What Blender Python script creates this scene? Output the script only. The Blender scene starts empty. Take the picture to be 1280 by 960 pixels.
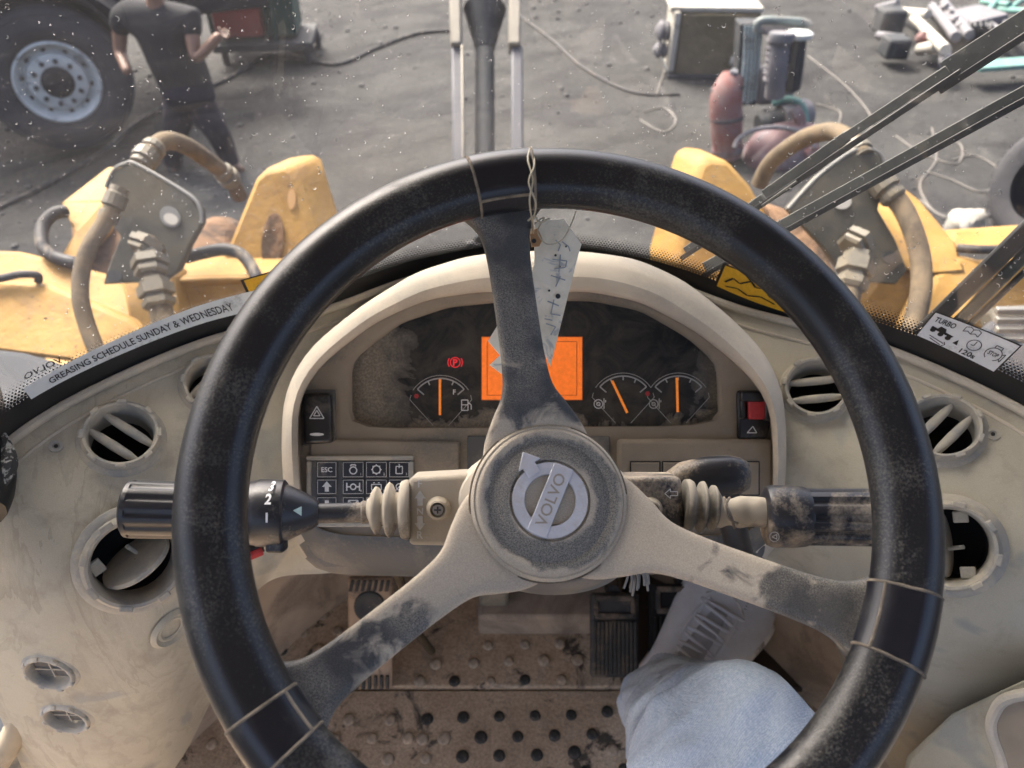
import bpy, bmesh, math, random
from mathutils import Vector, Matrix, noise as mnoise
from mathutils.bvhtree import BVHTree
random.seed(7)
sc = bpy.context.scene
COL = sc.collection
PI = math.pi
# ---------------------------------------------------------------- camera
EYE = Vector((0, 0, 2.9)); PITCH = math.radians(40); FPX = 961.0
cam = bpy.data.cameras.new('camera'); camo = bpy.data.objects.new('camera', cam); COL.objects.link(camo)
camo.location = EYE; camo.rotation_euler = (PI/2 - PITCH, 0, 0)
cam.sensor_width = 36; cam.lens = 36*FPX/1280; cam.clip_start = 0.01; cam.clip_end = 3000
cam.dof.use_dof = True; cam.dof.focus_distance = .56; cam.dof.aperture_fstop = 9
sc.camera = camo
# ---------------------------------------------------------------- world, sun, exposure
SUN_EL, SUN_AZ = 52, -38          # degrees; azimuth from +Y towards +X
w = bpy.data.worlds.new('World'); sc.world = w; w.use_nodes = True
nt = w.node_tree; sky = nt.nodes.new('ShaderNodeTexSky'); sky.sky_type = 'NISHITA'; sky.sun_disc = False
sky.sun_elevation = math.radians(SUN_EL); sky.sun_rotation = math.radians(SUN_AZ)
sky.air_density = 0.6; sky.dust_density = 9.0; sky.ozone_density = 0.3
nt.links.new(sky.outputs[0], nt.nodes['Background'].inputs[0]); nt.nodes['Background'].inputs[1].default_value = 0.15
sl = bpy.data.lights.new('sun', 'SUN'); sl.energy = 2.0; sl.angle = math.radians(20); sl.color = (1, .92, .82)
so = bpy.data.objects.new('sun', sl); COL.objects.link(so)
a, e = math.radians(SUN_AZ), math.radians(SUN_EL)
sd = Vector((math.sin(a)*math.cos(e), math.cos(a)*math.cos(e), math.sin(e)))
so.rotation_euler = sd.to_track_quat('Z', 'Y').to_euler(); so.location = (0, 0, 30)
sc.view_settings.view_transform = 'Standard'; sc.view_settings.look = 'None'
sc.view_settings.exposure = 2.32; sc.view_settings.gamma = 1
# ---------------------------------------------------------------- geometry helpers
FW = Vector((0, math.cos(PITCH), -math.sin(PITCH))); UP = Vector((0, math.sin(PITCH), math.cos(PITCH))); RT = Vector((1, 0, 0))
def ray(px, py): return FW + (px-640)/FPX*RT - (py-480)/FPX*UP
def V(px, py, d): return EYE + ray(px, py)*d
def atz(px, py, z):
    r = ray(px, py); return EYE + r*((z-EYE.z)/r.z)
def atp(px, py, o, n):
    r = ray(px, py); return EYE + r*((o-EYE).dot(n)/r.dot(n))
def PM(parent):
    return parent.matrix_world if parent is not None else Matrix()
MW = {}
def thing(name, label, cat, loc=(0, 0, 0), mat=None, group=None):
    o = bpy.data.objects.new(name, None); COL.objects.link(o)
    m = mat if mat is not None else Matrix.Translation(Vector(loc))
    o.matrix_world = m; MW[o.name] = m.copy()
    o.empty_display_size = .05; o['label'] = label; o['category'] = cat
    if group: o['group'] = group
    return o
def tag(o, label, cat, group=None):
    o['label'] = label; o['category'] = cat
    if group: o['group'] = group
    return o
def mk(name, vs, fs, mat, parent=None, smooth=True, bevel=0, sub=0, kind=None, auto=35, seg=2, local=False, solid=0):
    """one mesh object; vertices come in world space (or in the parent's with local=True)"""
    me = bpy.data.meshes.new(name)
    top = parent; chain = Matrix()
    W = MW[parent.name] if parent is not None else Matrix()
    if parent is None and not local:      # origin at the base of the bounding box
        vs = [Vector(v) for v in vs]
        lo = Vector([min(v[i] for v in vs) for i in range(3)]); hi = Vector([max(v[i] for v in vs) for i in range(3)])
        W = Matrix.Translation(Vector(((lo.x+hi.x)/2, (lo.y+hi.y)/2, lo.z)))
    if local: vv = [tuple(v) for v in vs]
    else:
        wi = W.inverted(); vv = [tuple(wi @ Vector(v)) for v in vs]
    me.from_pydata(vv, [], [tuple(f) for f in fs]); me.validate(); me.update()
    bm = bmesh.new(); bm.from_mesh(me); bmesh.ops.recalc_face_normals(bm, faces=bm.faces); bm.to_mesh(me); bm.free()
    o = bpy.data.objects.new(name, me); COL.objects.link(o)
    if mat: me.materials.append(mat)
    if parent is not None:
        o.parent = parent; MW[o.name] = W.copy()
    else:
        o.matrix_world = W; MW[o.name] = W.copy()
    for p in me.polygons: p.use_smooth = smooth
    if smooth and auto and not sub: me.set_sharp_from_angle(angle=math.radians(auto))
    if solid:
        m = o.modifiers.new('s', 'SOLIDIFY'); m.thickness = solid; m.offset = -1
    if bevel:
        m = o.modifiers.new('b', 'BEVEL'); m.width = bevel; m.segments = seg; m.limit_method = 'ANGLE'; m.angle_limit = math.radians(35)
        m.harden_normals = False
    if sub:
        m = o.modifiers.new('u', 'SUBSURF'); m.levels = sub; m.render_levels = sub
    if kind: o['kind'] = kind
    return o
def join(*parts):
    V_, F_ = [], []
    for vs, fs in parts:
        n = len(V_); V_ += list(vs); F_ += [tuple(i+n for i in f) for f in fs]
    return V_, F_
def frame(n, up=Vector((0, 0, 1))):
    n = n.normalized(); x = up.cross(n)
    if x.length < 1e-4: x = Vector((1, 0, 0))
    x.normalize(); return x, n.cross(x).normalized(), n
def cat(pts, k=6, closed=False):
    """Catmull-Rom through points"""
    P = [Vector(p) for p in pts]; n = len(P); out = []
    rng = range(n if closed else n-1)
    for i in rng:
        if closed: p0, p1, p2, p3 = P[i-1], P[i], P[(i+1) % n], P[(i+2) % n]
        else: p0, p1, p2, p3 = P[max(i-1, 0)], P[i], P[i+1], P[min(i+2, n-1)]
        for j in range(k):
            t = j/k
            out.append(.5*((2*p1)+(p2-p0)*t+(2*p0-5*p1+4*p2-p3)*t*t+(3*p1-p0-3*p2+p3)*t**3))
    if not closed: out.append(P[-1])
    return out
def tube(pts, r, seg=12, k=6, cap=True, closed=False, flat=1.0, smoothit=True):
    """r: number or list per control point"""
    P = [Vector(p) for p in pts]
    R = [r]*len(P) if not isinstance(r, (list, tuple)) else list(r)
    if smoothit and len(P) > 2:
        C = cat([Vector((p.x, p.y, p.z)) for p in P], k, closed)
        RR = [v.x for v in cat([Vector((x, 0, 0)) for x in R], k, closed)]
    else: C, RR = P, R
    vs, fs = [], []; n = len(C); prev = None
    for i, c in enumerate(C):
        if closed: t = C[(i+1) % n]-C[i-1]
        else: t = C[min(i+1, n-1)]-C[max(i-1, 0)]
        t.normalize()
        if prev is None:
            x = t.cross(Vector((0, 0, 1)));
            if x.length < .1: x = t.cross(Vector((1, 0, 0)))
        else: x = prev - t*prev.dot(t)
        x.normalize(); prev = x; y = t.cross(x)
        for j in range(seg):
            a = 2*PI*j/seg
            vs.append(c + x*math.cos(a)*RR[i] + y*math.sin(a)*RR[i]*flat)
    m = n if closed else n-1
    for i in range(m):
        for j in range(seg):
            a0, a1 = i*seg+j, i*seg+(j+1) % seg; b0, b1 = ((i+1) % n)*seg+j, ((i+1) % n)*seg+(j+1) % seg
            fs.append((a0, a1, b1, b0))
    if cap and not closed:
        fs.append(tuple(range(seg))[::-1]); fs.append(tuple((n-1)*seg+j for j in range(seg)))
    return vs, fs
def lathe(prof, o, n, seg=32, up=Vector((0, 0, 1)), x=None):
    """prof: list of (radius, height along n)"""
    fx, fy, fz = frame(Vector(n), up); vs, fs = [], []; o = Vector(o)
    for r, h in prof:
        for j in range(seg):
            a = 2*PI*j/seg; vs.append(o+fx*math.cos(a)*r+fy*math.sin(a)*r+fz*h)
    for i in range(len(prof)-1):
        for j in range(seg):
            fs.append((i*seg+j, i*seg+(j+1) % seg, (i+1)*seg+(j+1) % seg, (i+1)*seg+j))
    if prof[0][0] > 0: pass
    return vs, fs
def capped(prof, o, n, seg=24, up=Vector((0, 0, 1))):
    vs, fs = lathe(prof, o, n, seg, up); m = len(prof)
    fs.append(tuple(range(seg))[::-1]); fs.append(tuple((m-1)*seg+j for j in range(seg)))
    return vs, fs
def extr(poly, vec):
    P = [Vector(p) for p in poly]; n = len(P); vec = Vector(vec)
    vs = P+[p+vec for p in P]; fs = [tuple(range(n)), tuple(range(2*n-1, n-1, -1))]
    for i in range(n): fs.append((i, (i+1) % n, n+(i+1) % n, n+i))
    return vs, fs
def box(c, sx, sy, sz, X=Vector((1, 0, 0)), Y=Vector((0, 1, 0)), Z=Vector((0, 0, 1))):
    c = Vector(c); vs = [c+X*(sx/2*i)+Y*(sy/2*j)+Z*(sz/2*k) for k in (-1, 1) for j in (-1, 1) for i in (-1, 1)]
    return vs, [(0, 2, 3, 1), (4, 5, 7, 6), (0, 1, 5, 4), (2, 6, 7, 3), (0, 4, 6, 2), (1, 3, 7, 5)]
def rings(R, capit=True):
    """loft between equal closed rings"""
    vs, fs = [], []; n = len(R[0])
    for r in R: vs += [Vector(p) for p in r]
    for i in range(len(R)-1):
        for j in range(n): fs.append((i*n+j, i*n+(j+1) % n, (i+1)*n+(j+1) % n, (i+1)*n+j))
    if capit: fs.append(tuple(range(n))[::-1]); fs.append(tuple((len(R)-1)*n+j for j in range(n)))
    return vs, fs
def rrect(w, h, r, k=4):
    out = []
    for cx, cy, a0 in ((w/2-r, h/2-r, 0), (-w/2+r, h/2-r, 90), (-w/2+r, -h/2+r, 180), (w/2-r, -h/2+r, 270)):
        for i in range(k+1):
            a = math.radians(a0+90*i/k); out.append((cx+r*math.cos(a), cy+r*math.sin(a)))
    return out
_txt = {}
def text2d(s, bold=0.0):
    """letters as a flat mesh, scaled to cap height 1, starting at x=0"""
    key = (s, bold)
    if key in _txt: return _txt[key]
    cu = bpy.data.curves.new('t', 'FONT'); cu.body = s; cu.size = 1; cu.offset = bold; cu.resolution_u = 3
    ob = bpy.data.objects.new('t', cu); COL.objects.link(ob); bpy.context.view_layer.update()
    me = bpy.data.meshes.new_from_object(ob.evaluated_get(bpy.context.evaluated_depsgraph_get()))
    vs = [(v.co.x, v.co.y) for v in me.vertices]; fs = [tuple(p.vertices) for p in me.polygons]
    bpy.data.objects.remove(ob); bpy.data.curves.remove(cu); bpy.data.meshes.remove(me)
    x0 = min(v[0] for v in vs); x1 = max(v[0] for v in vs); y0 = 0; y1 = .7
    vs = [((x-x0)/.7, y/.7) for x, y in vs]; _txt[key] = (vs, fs, (x1-x0)/.7)
    return _txt[key]
def text_on(s, fn, x, y, h, w=None, bold=0.02, center=True):
    """letters placed in a 2D layout (x, y up, cap height h) that fn maps into space"""
    vs, fs, L = text2d(s, bold); sx = h if w is None else w/L
    x0 = x-(L*sx/2 if center else 0)
    return [fn(x0+a*sx, y+b*h) for a, b in vs], fs
def line2d(p, q, w):
    (x0, y0), (x1, y1) = p, q; L = math.hypot(x1-x0, y1-y0) or 1; nx, ny = -(y1-y0)/L*w/2, (x1-x0)/L*w/2
    return [(x0+nx, y0+ny), (x0-nx, y0-ny), (x1-nx, y1-ny), (x1+nx, y1+ny)]
def lines_on(polys, fn, w):
    """polylines -> strips"""
    V_, F_ = [], []
    for pl in polys:
        for i in range(len(pl)-1):
            n = len(V_); V_ += [fn(*q) for q in line2d(pl[i], pl[i+1], w)]; F_.append((n, n+1, n+2, n+3))
    return V_, F_
def polys_on(polys, fn):
    V_, F_ = [], []
    for pl in polys:
        n = len(V_); V_ += [fn(*q) for q in pl]; F_.append(tuple(range(n, n+len(pl))))
    return V_, F_
def circ(cx, cy, r, n=20, a0=0, a1=360):
    return [(cx+r*math.cos(math.radians(a0+(a1-a0)*i/n)), cy+r*math.sin(math.radians(a0+(a1-a0)*i/n))) for i in range(n+1)]
# ---------------------------------------------------------------- materials
def newmat(name):
    m = bpy.data.materials.new(name); m.use_nodes = True; n = m.node_tree; b = n.nodes['Principled BSDF']; return m, n, b
def N(n, t, **kw):
    x = n.nodes.new(t)
    for k, v in kw.items(): setattr(x, k, v)
    return x
def noise(n, scale, detail=4, rough=.55, dist=0, co=None, vec=None):
    x = N(n, 'ShaderNodeTexNoise'); x.inputs['Scale'].default_value = scale; x.inputs['Detail'].default_value = detail
    x.inputs['Roughness'].default_value = rough; x.inputs['Distortion'].default_value = dist
    if co is not None: n.links.new(co, x.inputs['Vector'])
    return x.outputs[0]
def ramp(n, src, stops, interp='LINEAR'):
    r = N(n, 'ShaderNodeValToRGB'); r.color_ramp.interpolation = interp
    e = r.color_ramp.elements
    while len(e) < len(stops): e.new(.5)
    for i, (p, c) in enumerate(stops):
        e[i].position = p; e[i].color = (c, c, c, 1) if not hasattr(c, '__len__') else (*c, 1)
    n.links.new(src, r.inputs[0]); return r.outputs[0]
def mixc(n, f, a, b, mode='MIX'):
    x = N(n, 'ShaderNodeMix', data_type='RGBA', blend_type=mode)
    for s, v in ((x.inputs[0], f), (x.inputs[6], a), (x.inputs[7], b)):
        if hasattr(v, 'links'): n.links.new(v, s)
        elif hasattr(v, '__len__'): s.default_value = (*v, 1)
        else: s.default_value = v
    return x.outputs[2]
def math_(n, op, a, b=0.0, clamp=False):
    x = N(n, 'ShaderNodeMath', operation=op); x.use_clamp = clamp
    for s, v in ((x.inputs[0], a), (x.inputs[1], b)):
        if hasattr(v, 'links'): n.links.new(v, s)
        else: s.default_value = v
    return x.outputs[0]
def bump(n, b, src, dist, strength=1.0):
    x = N(n, 'ShaderNodeBump'); x.inputs['Distance'].default_value = dist; x.inputs['Strength'].default_value = strength
    n.links.new(src, x.inputs['Height'])
    if b.inputs['Normal'].links: n.links.new(b.inputs['Normal'].links[0].from_socket, x.inputs['Normal'])
    n.links.new(x.outputs[0], b.inputs['Normal'])
def coords(n): return N(n, 'ShaderNodeTexCoord').outputs['Object']
DUST = (.46, .40, .32)
def surf(name, base, rough=.5, metal=0, dust=0.0, dustcol=DUST, dscale=14, grain=0, gsize=900, var=.12, up=0.0,
         edge=.08, spec=.5, fine=.5, drough=.9):
    """a base with low frequency variation, dust patches (dust = how much is covered), a fine grain bump"""
    m, n, b = newmat(name); co = coords(n); L = n.links
    v = noise(n, dscale*1.7, 5, co=co); c = mixc(n, ramp(n, v, [(.3, 1-var), (.7, 1+var)]), (0, 0, 0), base) if False else None
    vr = ramp(n, v, [(.3, 1-var), (.7, 1.0)])
    c = mixc(n, 1.0, base, vr, 'MULTIPLY')
    R = rough
    if dust > 0:
        d1 = noise(n, dscale, 6, .62, .6, co); d2 = noise(n, gsize*.5, 3, .7, co=co)
        s = math_(n, 'ADD', d1, math_(n, 'MULTIPLY', math_(n, 'SUBTRACT', d2, .5), fine*.5))
        if up:
            g = N(n, 'ShaderNodeNewGeometry'); sx = N(n, 'ShaderNodeSeparateXYZ'); L.new(g.outputs['True Normal'], sx.inputs[0])
            s = math_(n, 'ADD', s, math_(n, 'MULTIPLY', math_(n, 'SUBTRACT', sx.outputs[2], .5), up))
        t = 1-dust; t = .5+(t-.5)*.5
        f = ramp(n, s, [(max(0, t-edge), 0), (min(1, t+edge), 1)])
        dn = ramp(n, noise(n, dscale*3, 4, co=co), [(.3, .85), (.7, 1.0)])
        c = mixc(n, f, c, mixc(n, 1.0, dustcol, dn, 'MULTIPLY'))
        rr = N(n, 'ShaderNodeMapRange'); L.new(f, rr.inputs[0]); rr.inputs[3].default_value = rough; rr.inputs[4].default_value = drough
        L.new(rr.outputs[0], b.inputs['Roughness'])
        mm = N(n, 'ShaderNodeMapRange'); L.new(f, mm.inputs[0]); mm.inputs[3].default_value = metal; mm.inputs[4].default_value = 0
        L.new(mm.outputs[0], b.inputs['Metallic'])
    else:
        b.inputs['Roughness'].default_value = rough; b.inputs['Metallic'].default_value = metal
    L.new(c, b.inputs['Base Color']); b.inputs['Specular IOR Level'].default_value = spec
    if grain: bump(n, b, noise(n, gsize, 2, .5, co=co), grain)
    return m
def plain(name, col, rough=.5, metal=0, emit=0, spec=.5):
    m, n, b = newmat(name); co = coords(n)
    c = mixc(n, 1.0, col, ramp(n, noise(n, 300, 3, co=co), [(.35, .85), (.65, 1.0)]), 'MULTIPLY')
    n.links.new(c, b.inputs['Base Color']); b.inputs['Roughness'].default_value = rough; b.inputs['Metallic'].default_value = metal
    b.inputs['Specular IOR Level'].default_value = spec
    if emit: n.links.new(c, b.inputs['Emission Color']); b.inputs['Emission Strength'].default_value = emit
    return m
def fascia_mat():
    m, n, b = newmat('dusty_tan_plastic'); co = coords(n); L = n.links
    big = noise(n, 7, 6, .6, .8, co); c = ramp(n, big, [(.32, (.43, .395, .31)), (.5, (.475, .44, .345)), (.68, (.525, .485, .385))])
    # washed patches, only in places
    pt = noise(n, 9, 3, .5, 1.5, co); pf = ramp(n, pt, [(.60, 0), (.66, .65)]); c = mixc(n, pf, c, (.30, .31, .29))
    # dried water rims and runs, long along the fall line
    mp = N(n, 'ShaderNodeMapping'); L.new(co, mp.inputs[0]); mp.inputs['Scale'].default_value = (12, 3.0, 3.0)
    rn = noise(n, 1.0, 6, .62, .7, mp.outputs[0])
    sx = N(n, 'ShaderNodeSeparateXYZ'); L.new(co, sx.inputs[0]); left = ramp(n, math_(n, 'ADD', sx.outputs[0], 1.0), [(.63, 1), (.74, .05)])
    for pos, lo_, hi_, col, am in ((.50, .035, .004, (.27, .23, .17), .40), (.58, .004, .045, (.31, .27, .21), .35), (.43, .003, .03, (.54, .49, .40), .45), (.36, .02, .003, (.25, .21, .16), .38)):
        ln = ramp(n, rn, [(pos-lo_, 0), (pos, am), (pos+hi_, 0)])
        c = mixc(n, math_(n, 'MULTIPLY', ln, left), c, col)
    sm = ramp(n, noise(n, 26, 5, .7, .2, co), [(.52, 0), (.72, .5)]); c = mixc(n, sm, c, (.27, .235, .18))
    fg = ramp(n, noise(n, 1400, 2, .6, co=co), [(.3, .86), (.7, 1.0)]); c = mixc(n, 1.0, c, fg, 'MULTIPLY')
    L.new(c, b.inputs['Base Color']); b.inputs['Roughness'].default_value = .78; b.inputs['Specular IOR Level'].default_value = .3
    bump(n, b, noise(n, 1100, 2, .5, co=co), .00012); bump(n, b, noise(n, 60, 4, .6, co=co), .0004)
    return m
M = {}
M['fascia'] = fascia_mat()
M['hood'] = surf('pale_tan_plastic', (.40, .375, .32), .62, dust=.60, dustcol=(.62, .55, .44), dscale=9, grain=.0001, edge=.16, spec=.35)
M['panel'] = surf('brown_grey_plastic', (.15, .14, .12), .6, dust=.72, dustcol=(.30, .25, .19), dscale=16, grain=.0001, edge=.10)
M['panel_dark'] = surf('dark_grey_plastic', (.085, .088, .09), .55, dust=.30, dustcol=(.24, .21, .17), dscale=14, grain=.0001, edge=.12)
M['vent'] = surf('dusty_vent_plastic', (.30, .30, .28), .5, dust=.6, dustcol=(.46, .42, .34), dscale=30, grain=.0001, edge=.1)
M['cavity'] = plain('black_cavity', (.008, .008, .009), .9)
M['rubber'] = surf('black_rim_rubber', (.007, .008, .011), .34, dust=.06, dustcol=(.11, .105, .09), dscale=20, grain=.00007, gsize=1400, edge=.20, fine=2.1, drough=.75)
M['cover'] = surf('satin_black_cover', (.007, .008, .013), .30, dust=.06, dustcol=(.06, .058, .05), dscale=22, edge=.2, grain=.00004)
M['dustline'] = surf('packed_dust', (.13, .11, .085), .95, dust=.4, dustcol=(.24, .20, .15), dscale=60)
M['blackgloss'] = surf('black_switch_plastic', (.012, .012, .014), .28, dust=.12, dustcol=(.2, .18, .15), dscale=30, edge=.2)
M['stalk'] = surf('charcoal_stalk_plastic', (.016, .017, .022), .36, dust=.08, dustcol=(.28, .25, .2), dscale=22, edge=.14)
M['stalk_dusty'] = surf('dusty_stalk_plastic', (.018, .019, .024), .38, dust=.30, dustcol=(.42, .35, .26), dscale=24, edge=.12)
M['bellows'] = surf('dusty_bellows_rubber', (.10, .09, .08), .7, dust=.85, dustcol=(.40, .355, .28), dscale=25, edge=.12, up=.25)
M['bellows_dark'] = surf('grey_bellows_rubber', (.07, .068, .06), .6, dust=.5, dustcol=(.30, .27, .215), dscale=30, edge=.14, up=.25)
M['column'] = surf('dusty_column_box', (.045, .045, .05), .5, dust=.80, dustcol=(.38, .335, .265), dscale=12, edge=.06, grain=.0002, gsize=700)
M['white'] = plain('white_print', (.75, .76, .76), .6); M['gauge_print'] = plain('faint_gauge_print', (.42, .43, .43), .6)
M['pale'] = plain('pale_print', (.50, .50, .48), .6)
M['red'] = plain('red_print', (.45, .03, .035), .5)
M['redlit'] = plain('red_lamp_print', (.8, .03, .04), .5, emit=.12)
M['orange'] = plain('orange_needle', (.85, .24, .03), .5, emit=.10)
M['screen'] = plain('orange_lit_display', (.80, .16, .018), .35, emit=.16)
M['screen_line'] = plain('display_edge_line', (.55, .13, .03), .4)
M['alu'] = surf('brushed_aluminium', (.62, .64, .70), .38, 0.35, dust=.12, dustcol=(.45, .4, .33), dscale=60, edge=.2, gsize=1500)
M['alu2'] = surf('engraved_letters', (.36, .32, .27), .6, .3)
M['black'] = plain('black_print', (.01, .01, .012), .5)
M['screw'] = plain('screw_metal', (.25, .22, .18), .4, .8)
# wheel: dust as function of radius round the hub (object space of the wheel)
def spoke_mat():
    m, n, b = newmat('spoke_rubber_half_dusty'); co = coords(n); L = n.links
    ln = N(n, 'ShaderNodeVectorMath', operation='LENGTH'); L.new(co, ln.inputs[0]); r = ln.outputs['Value']
    nz = noise(n, 38, 5, .6, .7, co)
    s = math_(n, 'ADD', math_(n, 'MULTIPLY', r, -6.5), math_(n, 'MULTIPLY', nz, 1.5))
    sy = N(n, 'ShaderNodeSeparateXYZ'); L.new(co, sy.inputs[0])
    s = math_(n, 'SUBTRACT', s, ramp(n, math_(n, 'ADD', math_(n, 'MULTIPLY', sy.outputs[1], 10), .3), [(.55, 0), (.95, .40)]))
    f = ramp(n, math_(n, 'ADD', s, .50), [(.36, 0), (.56, 1)])
    hb = ramp(n, r, [(.095, .55), (.125, 1)])
    sp = ramp(n, noise(n, 1500, 3, .7, co=co), [(.42, .15), (.62, 1)])
    c0 = mixc(n, math_(n, 'MULTIPLY', sp, ramp(n, noise(n, 30, 3, co=co), [(.40, .15), (.62, .8)])), (.028, .030, .034), (.29, .265, .22))
    c1 = mixc(n, ramp(n, noise(n, 1300, 2, .6, co=co), [(.35, 0), (.65, .55)]), (.46, .40, .315), (.27, .24, .19))
    c = mixc(n, f, c0, c1); L.new(c, b.inputs['Base Color'])
    L.new(ramp(n, f, [(0, .5), (1, .92)]), b.inputs['Roughness']); bump(n, b, noise(n, 1200, 2, .6, co=co), .0002)
    return m
M['spoke'] = spoke_mat()
def hub_mat():
    m, n, b = newmat('hub_grained_rubber'); co = coords(n); L = n.links
    sx = N(n, 'ShaderNodeSeparateXYZ'); L.new(co, sx.inputs[0])
    cb = N(n, 'ShaderNodeCombineXYZ'); L.new(sx.outputs[0], cb.inputs[0]); L.new(sx.outputs[1], cb.inputs[1])
    ln = N(n, 'ShaderNodeVectorMath', operation='LENGTH'); L.new(cb.outputs[0], ln.inputs[0])
    r = math_(n, 'ADD', ln.outputs['Value'], math_(n, 'MULTIPLY', math_(n, 'SUBTRACT', noise(n, 45, 4, .6, .6, co), .5), .016))
    r = math_(n, 'ADD', r, math_(n, 'MULTIPLY', sx.outputs[0], .07))
    f = ramp(n, math_(n, 'MULTIPLY', r, 10), [(.235, .9), (.268, 0), (.395, 0), (.42, 1)])
    grain = ramp(n, noise(n, 1500, 3, .75, co=co), [(.40, 0), (.60, 1)])
    c0 = mixc(n, grain, (.062, .064, .064), (.27, .25, .21)); c1 = mixc(n, grain, (.33, .295, .235), (.47, .41, .325))
    c = mixc(n, f, c0, c1); L.new(c, b.inputs['Base Color']); b.inputs['Roughness'].default_value = .8
    bump(n, b, noise(n, 1300, 2, .6, co=co), .0003)
    return m
M['hub'] = hub_mat()
def lens_mat():
    """dark instrument lens, wiped in the middle, dust left at the ends and along the bottom"""
    m, n, b = newmat('dusty_instrument_lens'); co = coords(n); L = n.links
    sx = N(n, 'ShaderNodeSeparateXYZ'); L.new(co, sx.inputs[0]); x, y = sx.outputs[0], sx.outputs[1]
    nz = math_(n, 'MULTIPLY', math_(n, 'SUBTRACT', noise(n, 30, 5, .6, .8, co), .5), .09)
    ax = math_(n, 'ABSOLUTE', math_(n, 'ADD', x, -.018)); d = math_(n, 'ADD', math_(n, 'MULTIPLY', ax, 1.0), nz)
    ex = ramp(n, math_(n, 'MULTIPLY', d, 5), [(.64, 0), (.80, 1)])
    ey = ramp(n, math_(n, 'ADD', math_(n, 'MULTIPLY', math_(n, 'ADD', y, nz), 5), .5), [(.335, 1), (.375, 0)])
    et = ramp(n, math_(n, 'ADD', math_(n, 'MULTIPLY', math_(n, 'ADD', y, math_(n, 'MULTIPLY', ax, .42)), 5), .5), [(1.0, 0), (1.10, .85)])
    f = math_(n, 'MAXIMUM', math_(n, 'MAXIMUM', ex, ey), et, True)
    wipe = ramp(n, noise(n, 22, 6, .7, 1.6, co), [(.40, .02), (.75, .38)])
    c = mixc(n, f, mixc(n, wipe, (.014, .017, .021), (.20, .18, .14)), mixc(n, ramp(n, noise(n, 500, 4, .7, co=co), [(.4, 0), (.62, 1)]), (.17, .148, .115), (.29, .25, .195)))
    L.new(c, b.inputs['Base Color']); L.new(ramp(n, f, [(0, .22), (1, .9)]), b.inputs['Roughness'])
    return m
M['lens'] = lens_mat()
def floor_mat_():
    m, n, b = newmat('muddy_floor_mat'); co = coords(n); L = n.links
    c = ramp(n, noise(n, 9, 6, .65, .5, co), [(.3, (.38, .28, .19)), (.5, (.55, .42, .295)), (.7, (.62, .50, .37))])
    wet = ramp(n, noise(n, 11, 6, .7, .9, co), [(.58, 0), (.64, .9)]); c = mixc(n, wet, c, (.03, .03, .028))
    c = mixc(n, ramp(n, noise(n, 260, 4, .7, co=co), [(.4, 0), (.7, .5)]), c, (.06, .05, .04))
    L.new(c, b.inputs['Base Color']); b.inputs['Roughness'].default_value = .85
    bump(n, b, noise(n, 90, 5, .6, co=co), .0015)
    return m
M['floor'] = floor_mat_()
M['stud_dark'] = surf('worn_black_stud', (.035, .034, .032), .6, dust=.35, dustcol=(.20, .165, .13), dscale=60)
M['stud_mud'] = surf('muddy_stud', (.30, .24, .18), .8, dust=.6, dustcol=(.50, .40, .30), dscale=60)
M['pedal'] = surf('worn_black_pedal_rubber', (.04, .04, .04), .6, dust=.4, dustcol=(.15, .125, .095), dscale=30)
M['pedal_mud'] = surf('muddy_pedal', (.12, .10, .08), .8, dust=.75, dustcol=(.46, .34, .24), dscale=26)
M['pedal_frame'] = surf('grimy_pedal_frame', (.05, .045, .04), .7, dust=.5, dustcol=(.20, .155, .115), dscale=30)
M['footwell'] = surf('footwell_trim', (.24, .20, .165), .8, dust=.6, dustcol=(.45, .37, .29), dscale=10)
M['soft_dark'] = plain('dark_matte', (.02, .019, .018), .95)
M['trim'] = surf('door_trim', (.14, .135, .12), .7, dust=.5, dustcol=(.30, .27, .21), dscale=20)
M['steelcab'] = surf('grey_cab_lining', (.50, .48, .44), .7); M['seatcloth'] = surf('grey_seat_cloth', (.22, .21, .20), .9)
def yellow_mat(name='loader_yellow_paint', k=1.0):
    m, n, b = newmat(name); co = coords(n); L = n.links
    c = ramp(n, noise(n, 3.5, 6, .65, .5, co), [(.3, (.17*k, .092*k, .020*k)), (.5, (.24*k, .138*k, .034*k)), (.7, (.29*k, .178*k, .054*k))])
    d = ramp(n, noise(n, 4.5, 8, .72, .9, co), [(.55, 0), (.74, .7)]); c = mixc(n, d, c, (.085, .05, .028))
    c = mixc(n, ramp(n, noise(n, 30, 6, .8, .5, co), [(.5, 0), (.75, .6)]), c, (.15, .10, .06))
    s = ramp(n, noise(n, 70, 3, .6, co=co), [(.67, 0), (.72, .8)]); c = mixc(n, s, c, (.05, .03, .018))
    L.new(c, b.inputs['Base Color']); b.inputs['Roughness'].default_value = .65
    bump(n, b, noise(n, 60, 4, .6, co=co), .002)
    return m
M['yellow'] = yellow_mat()
M['mudsteel'] = surf('caked_mud', (.05, .032, .022), .9, dust=.6, dustcol=(.13, .078, .045), dscale=16, grain=.004, gsize=60)
M['steel'] = surf('oily_grey_steel', (.032, .032, .027), .5, .2, dust=.45, dustcol=(.070, .064, .048), dscale=9, edge=.18, grain=.0006, gsize=90)
M['steel_edge'] = surf('bare_plate_edge', (.13, .13, .12), .45, .3)
M['hose'] = surf('muddy_hose', (.035, .029, .022), .7, dust=.66, dustcol=(.115, .088, .056), dscale=12, edge=.14, grain=.0006, gsize=200)
M['hose_black'] = surf('black_rubber_hose', (.03, .03, .032), .6, dust=.25, dustcol=(.2, .17, .13), dscale=18)
M['fitting'] = surf('oily_fitting', (.07, .067, .054), .38, .35, dust=.5, dustcol=(.12, .10, .066), dscale=22, edge=.2)
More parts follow.
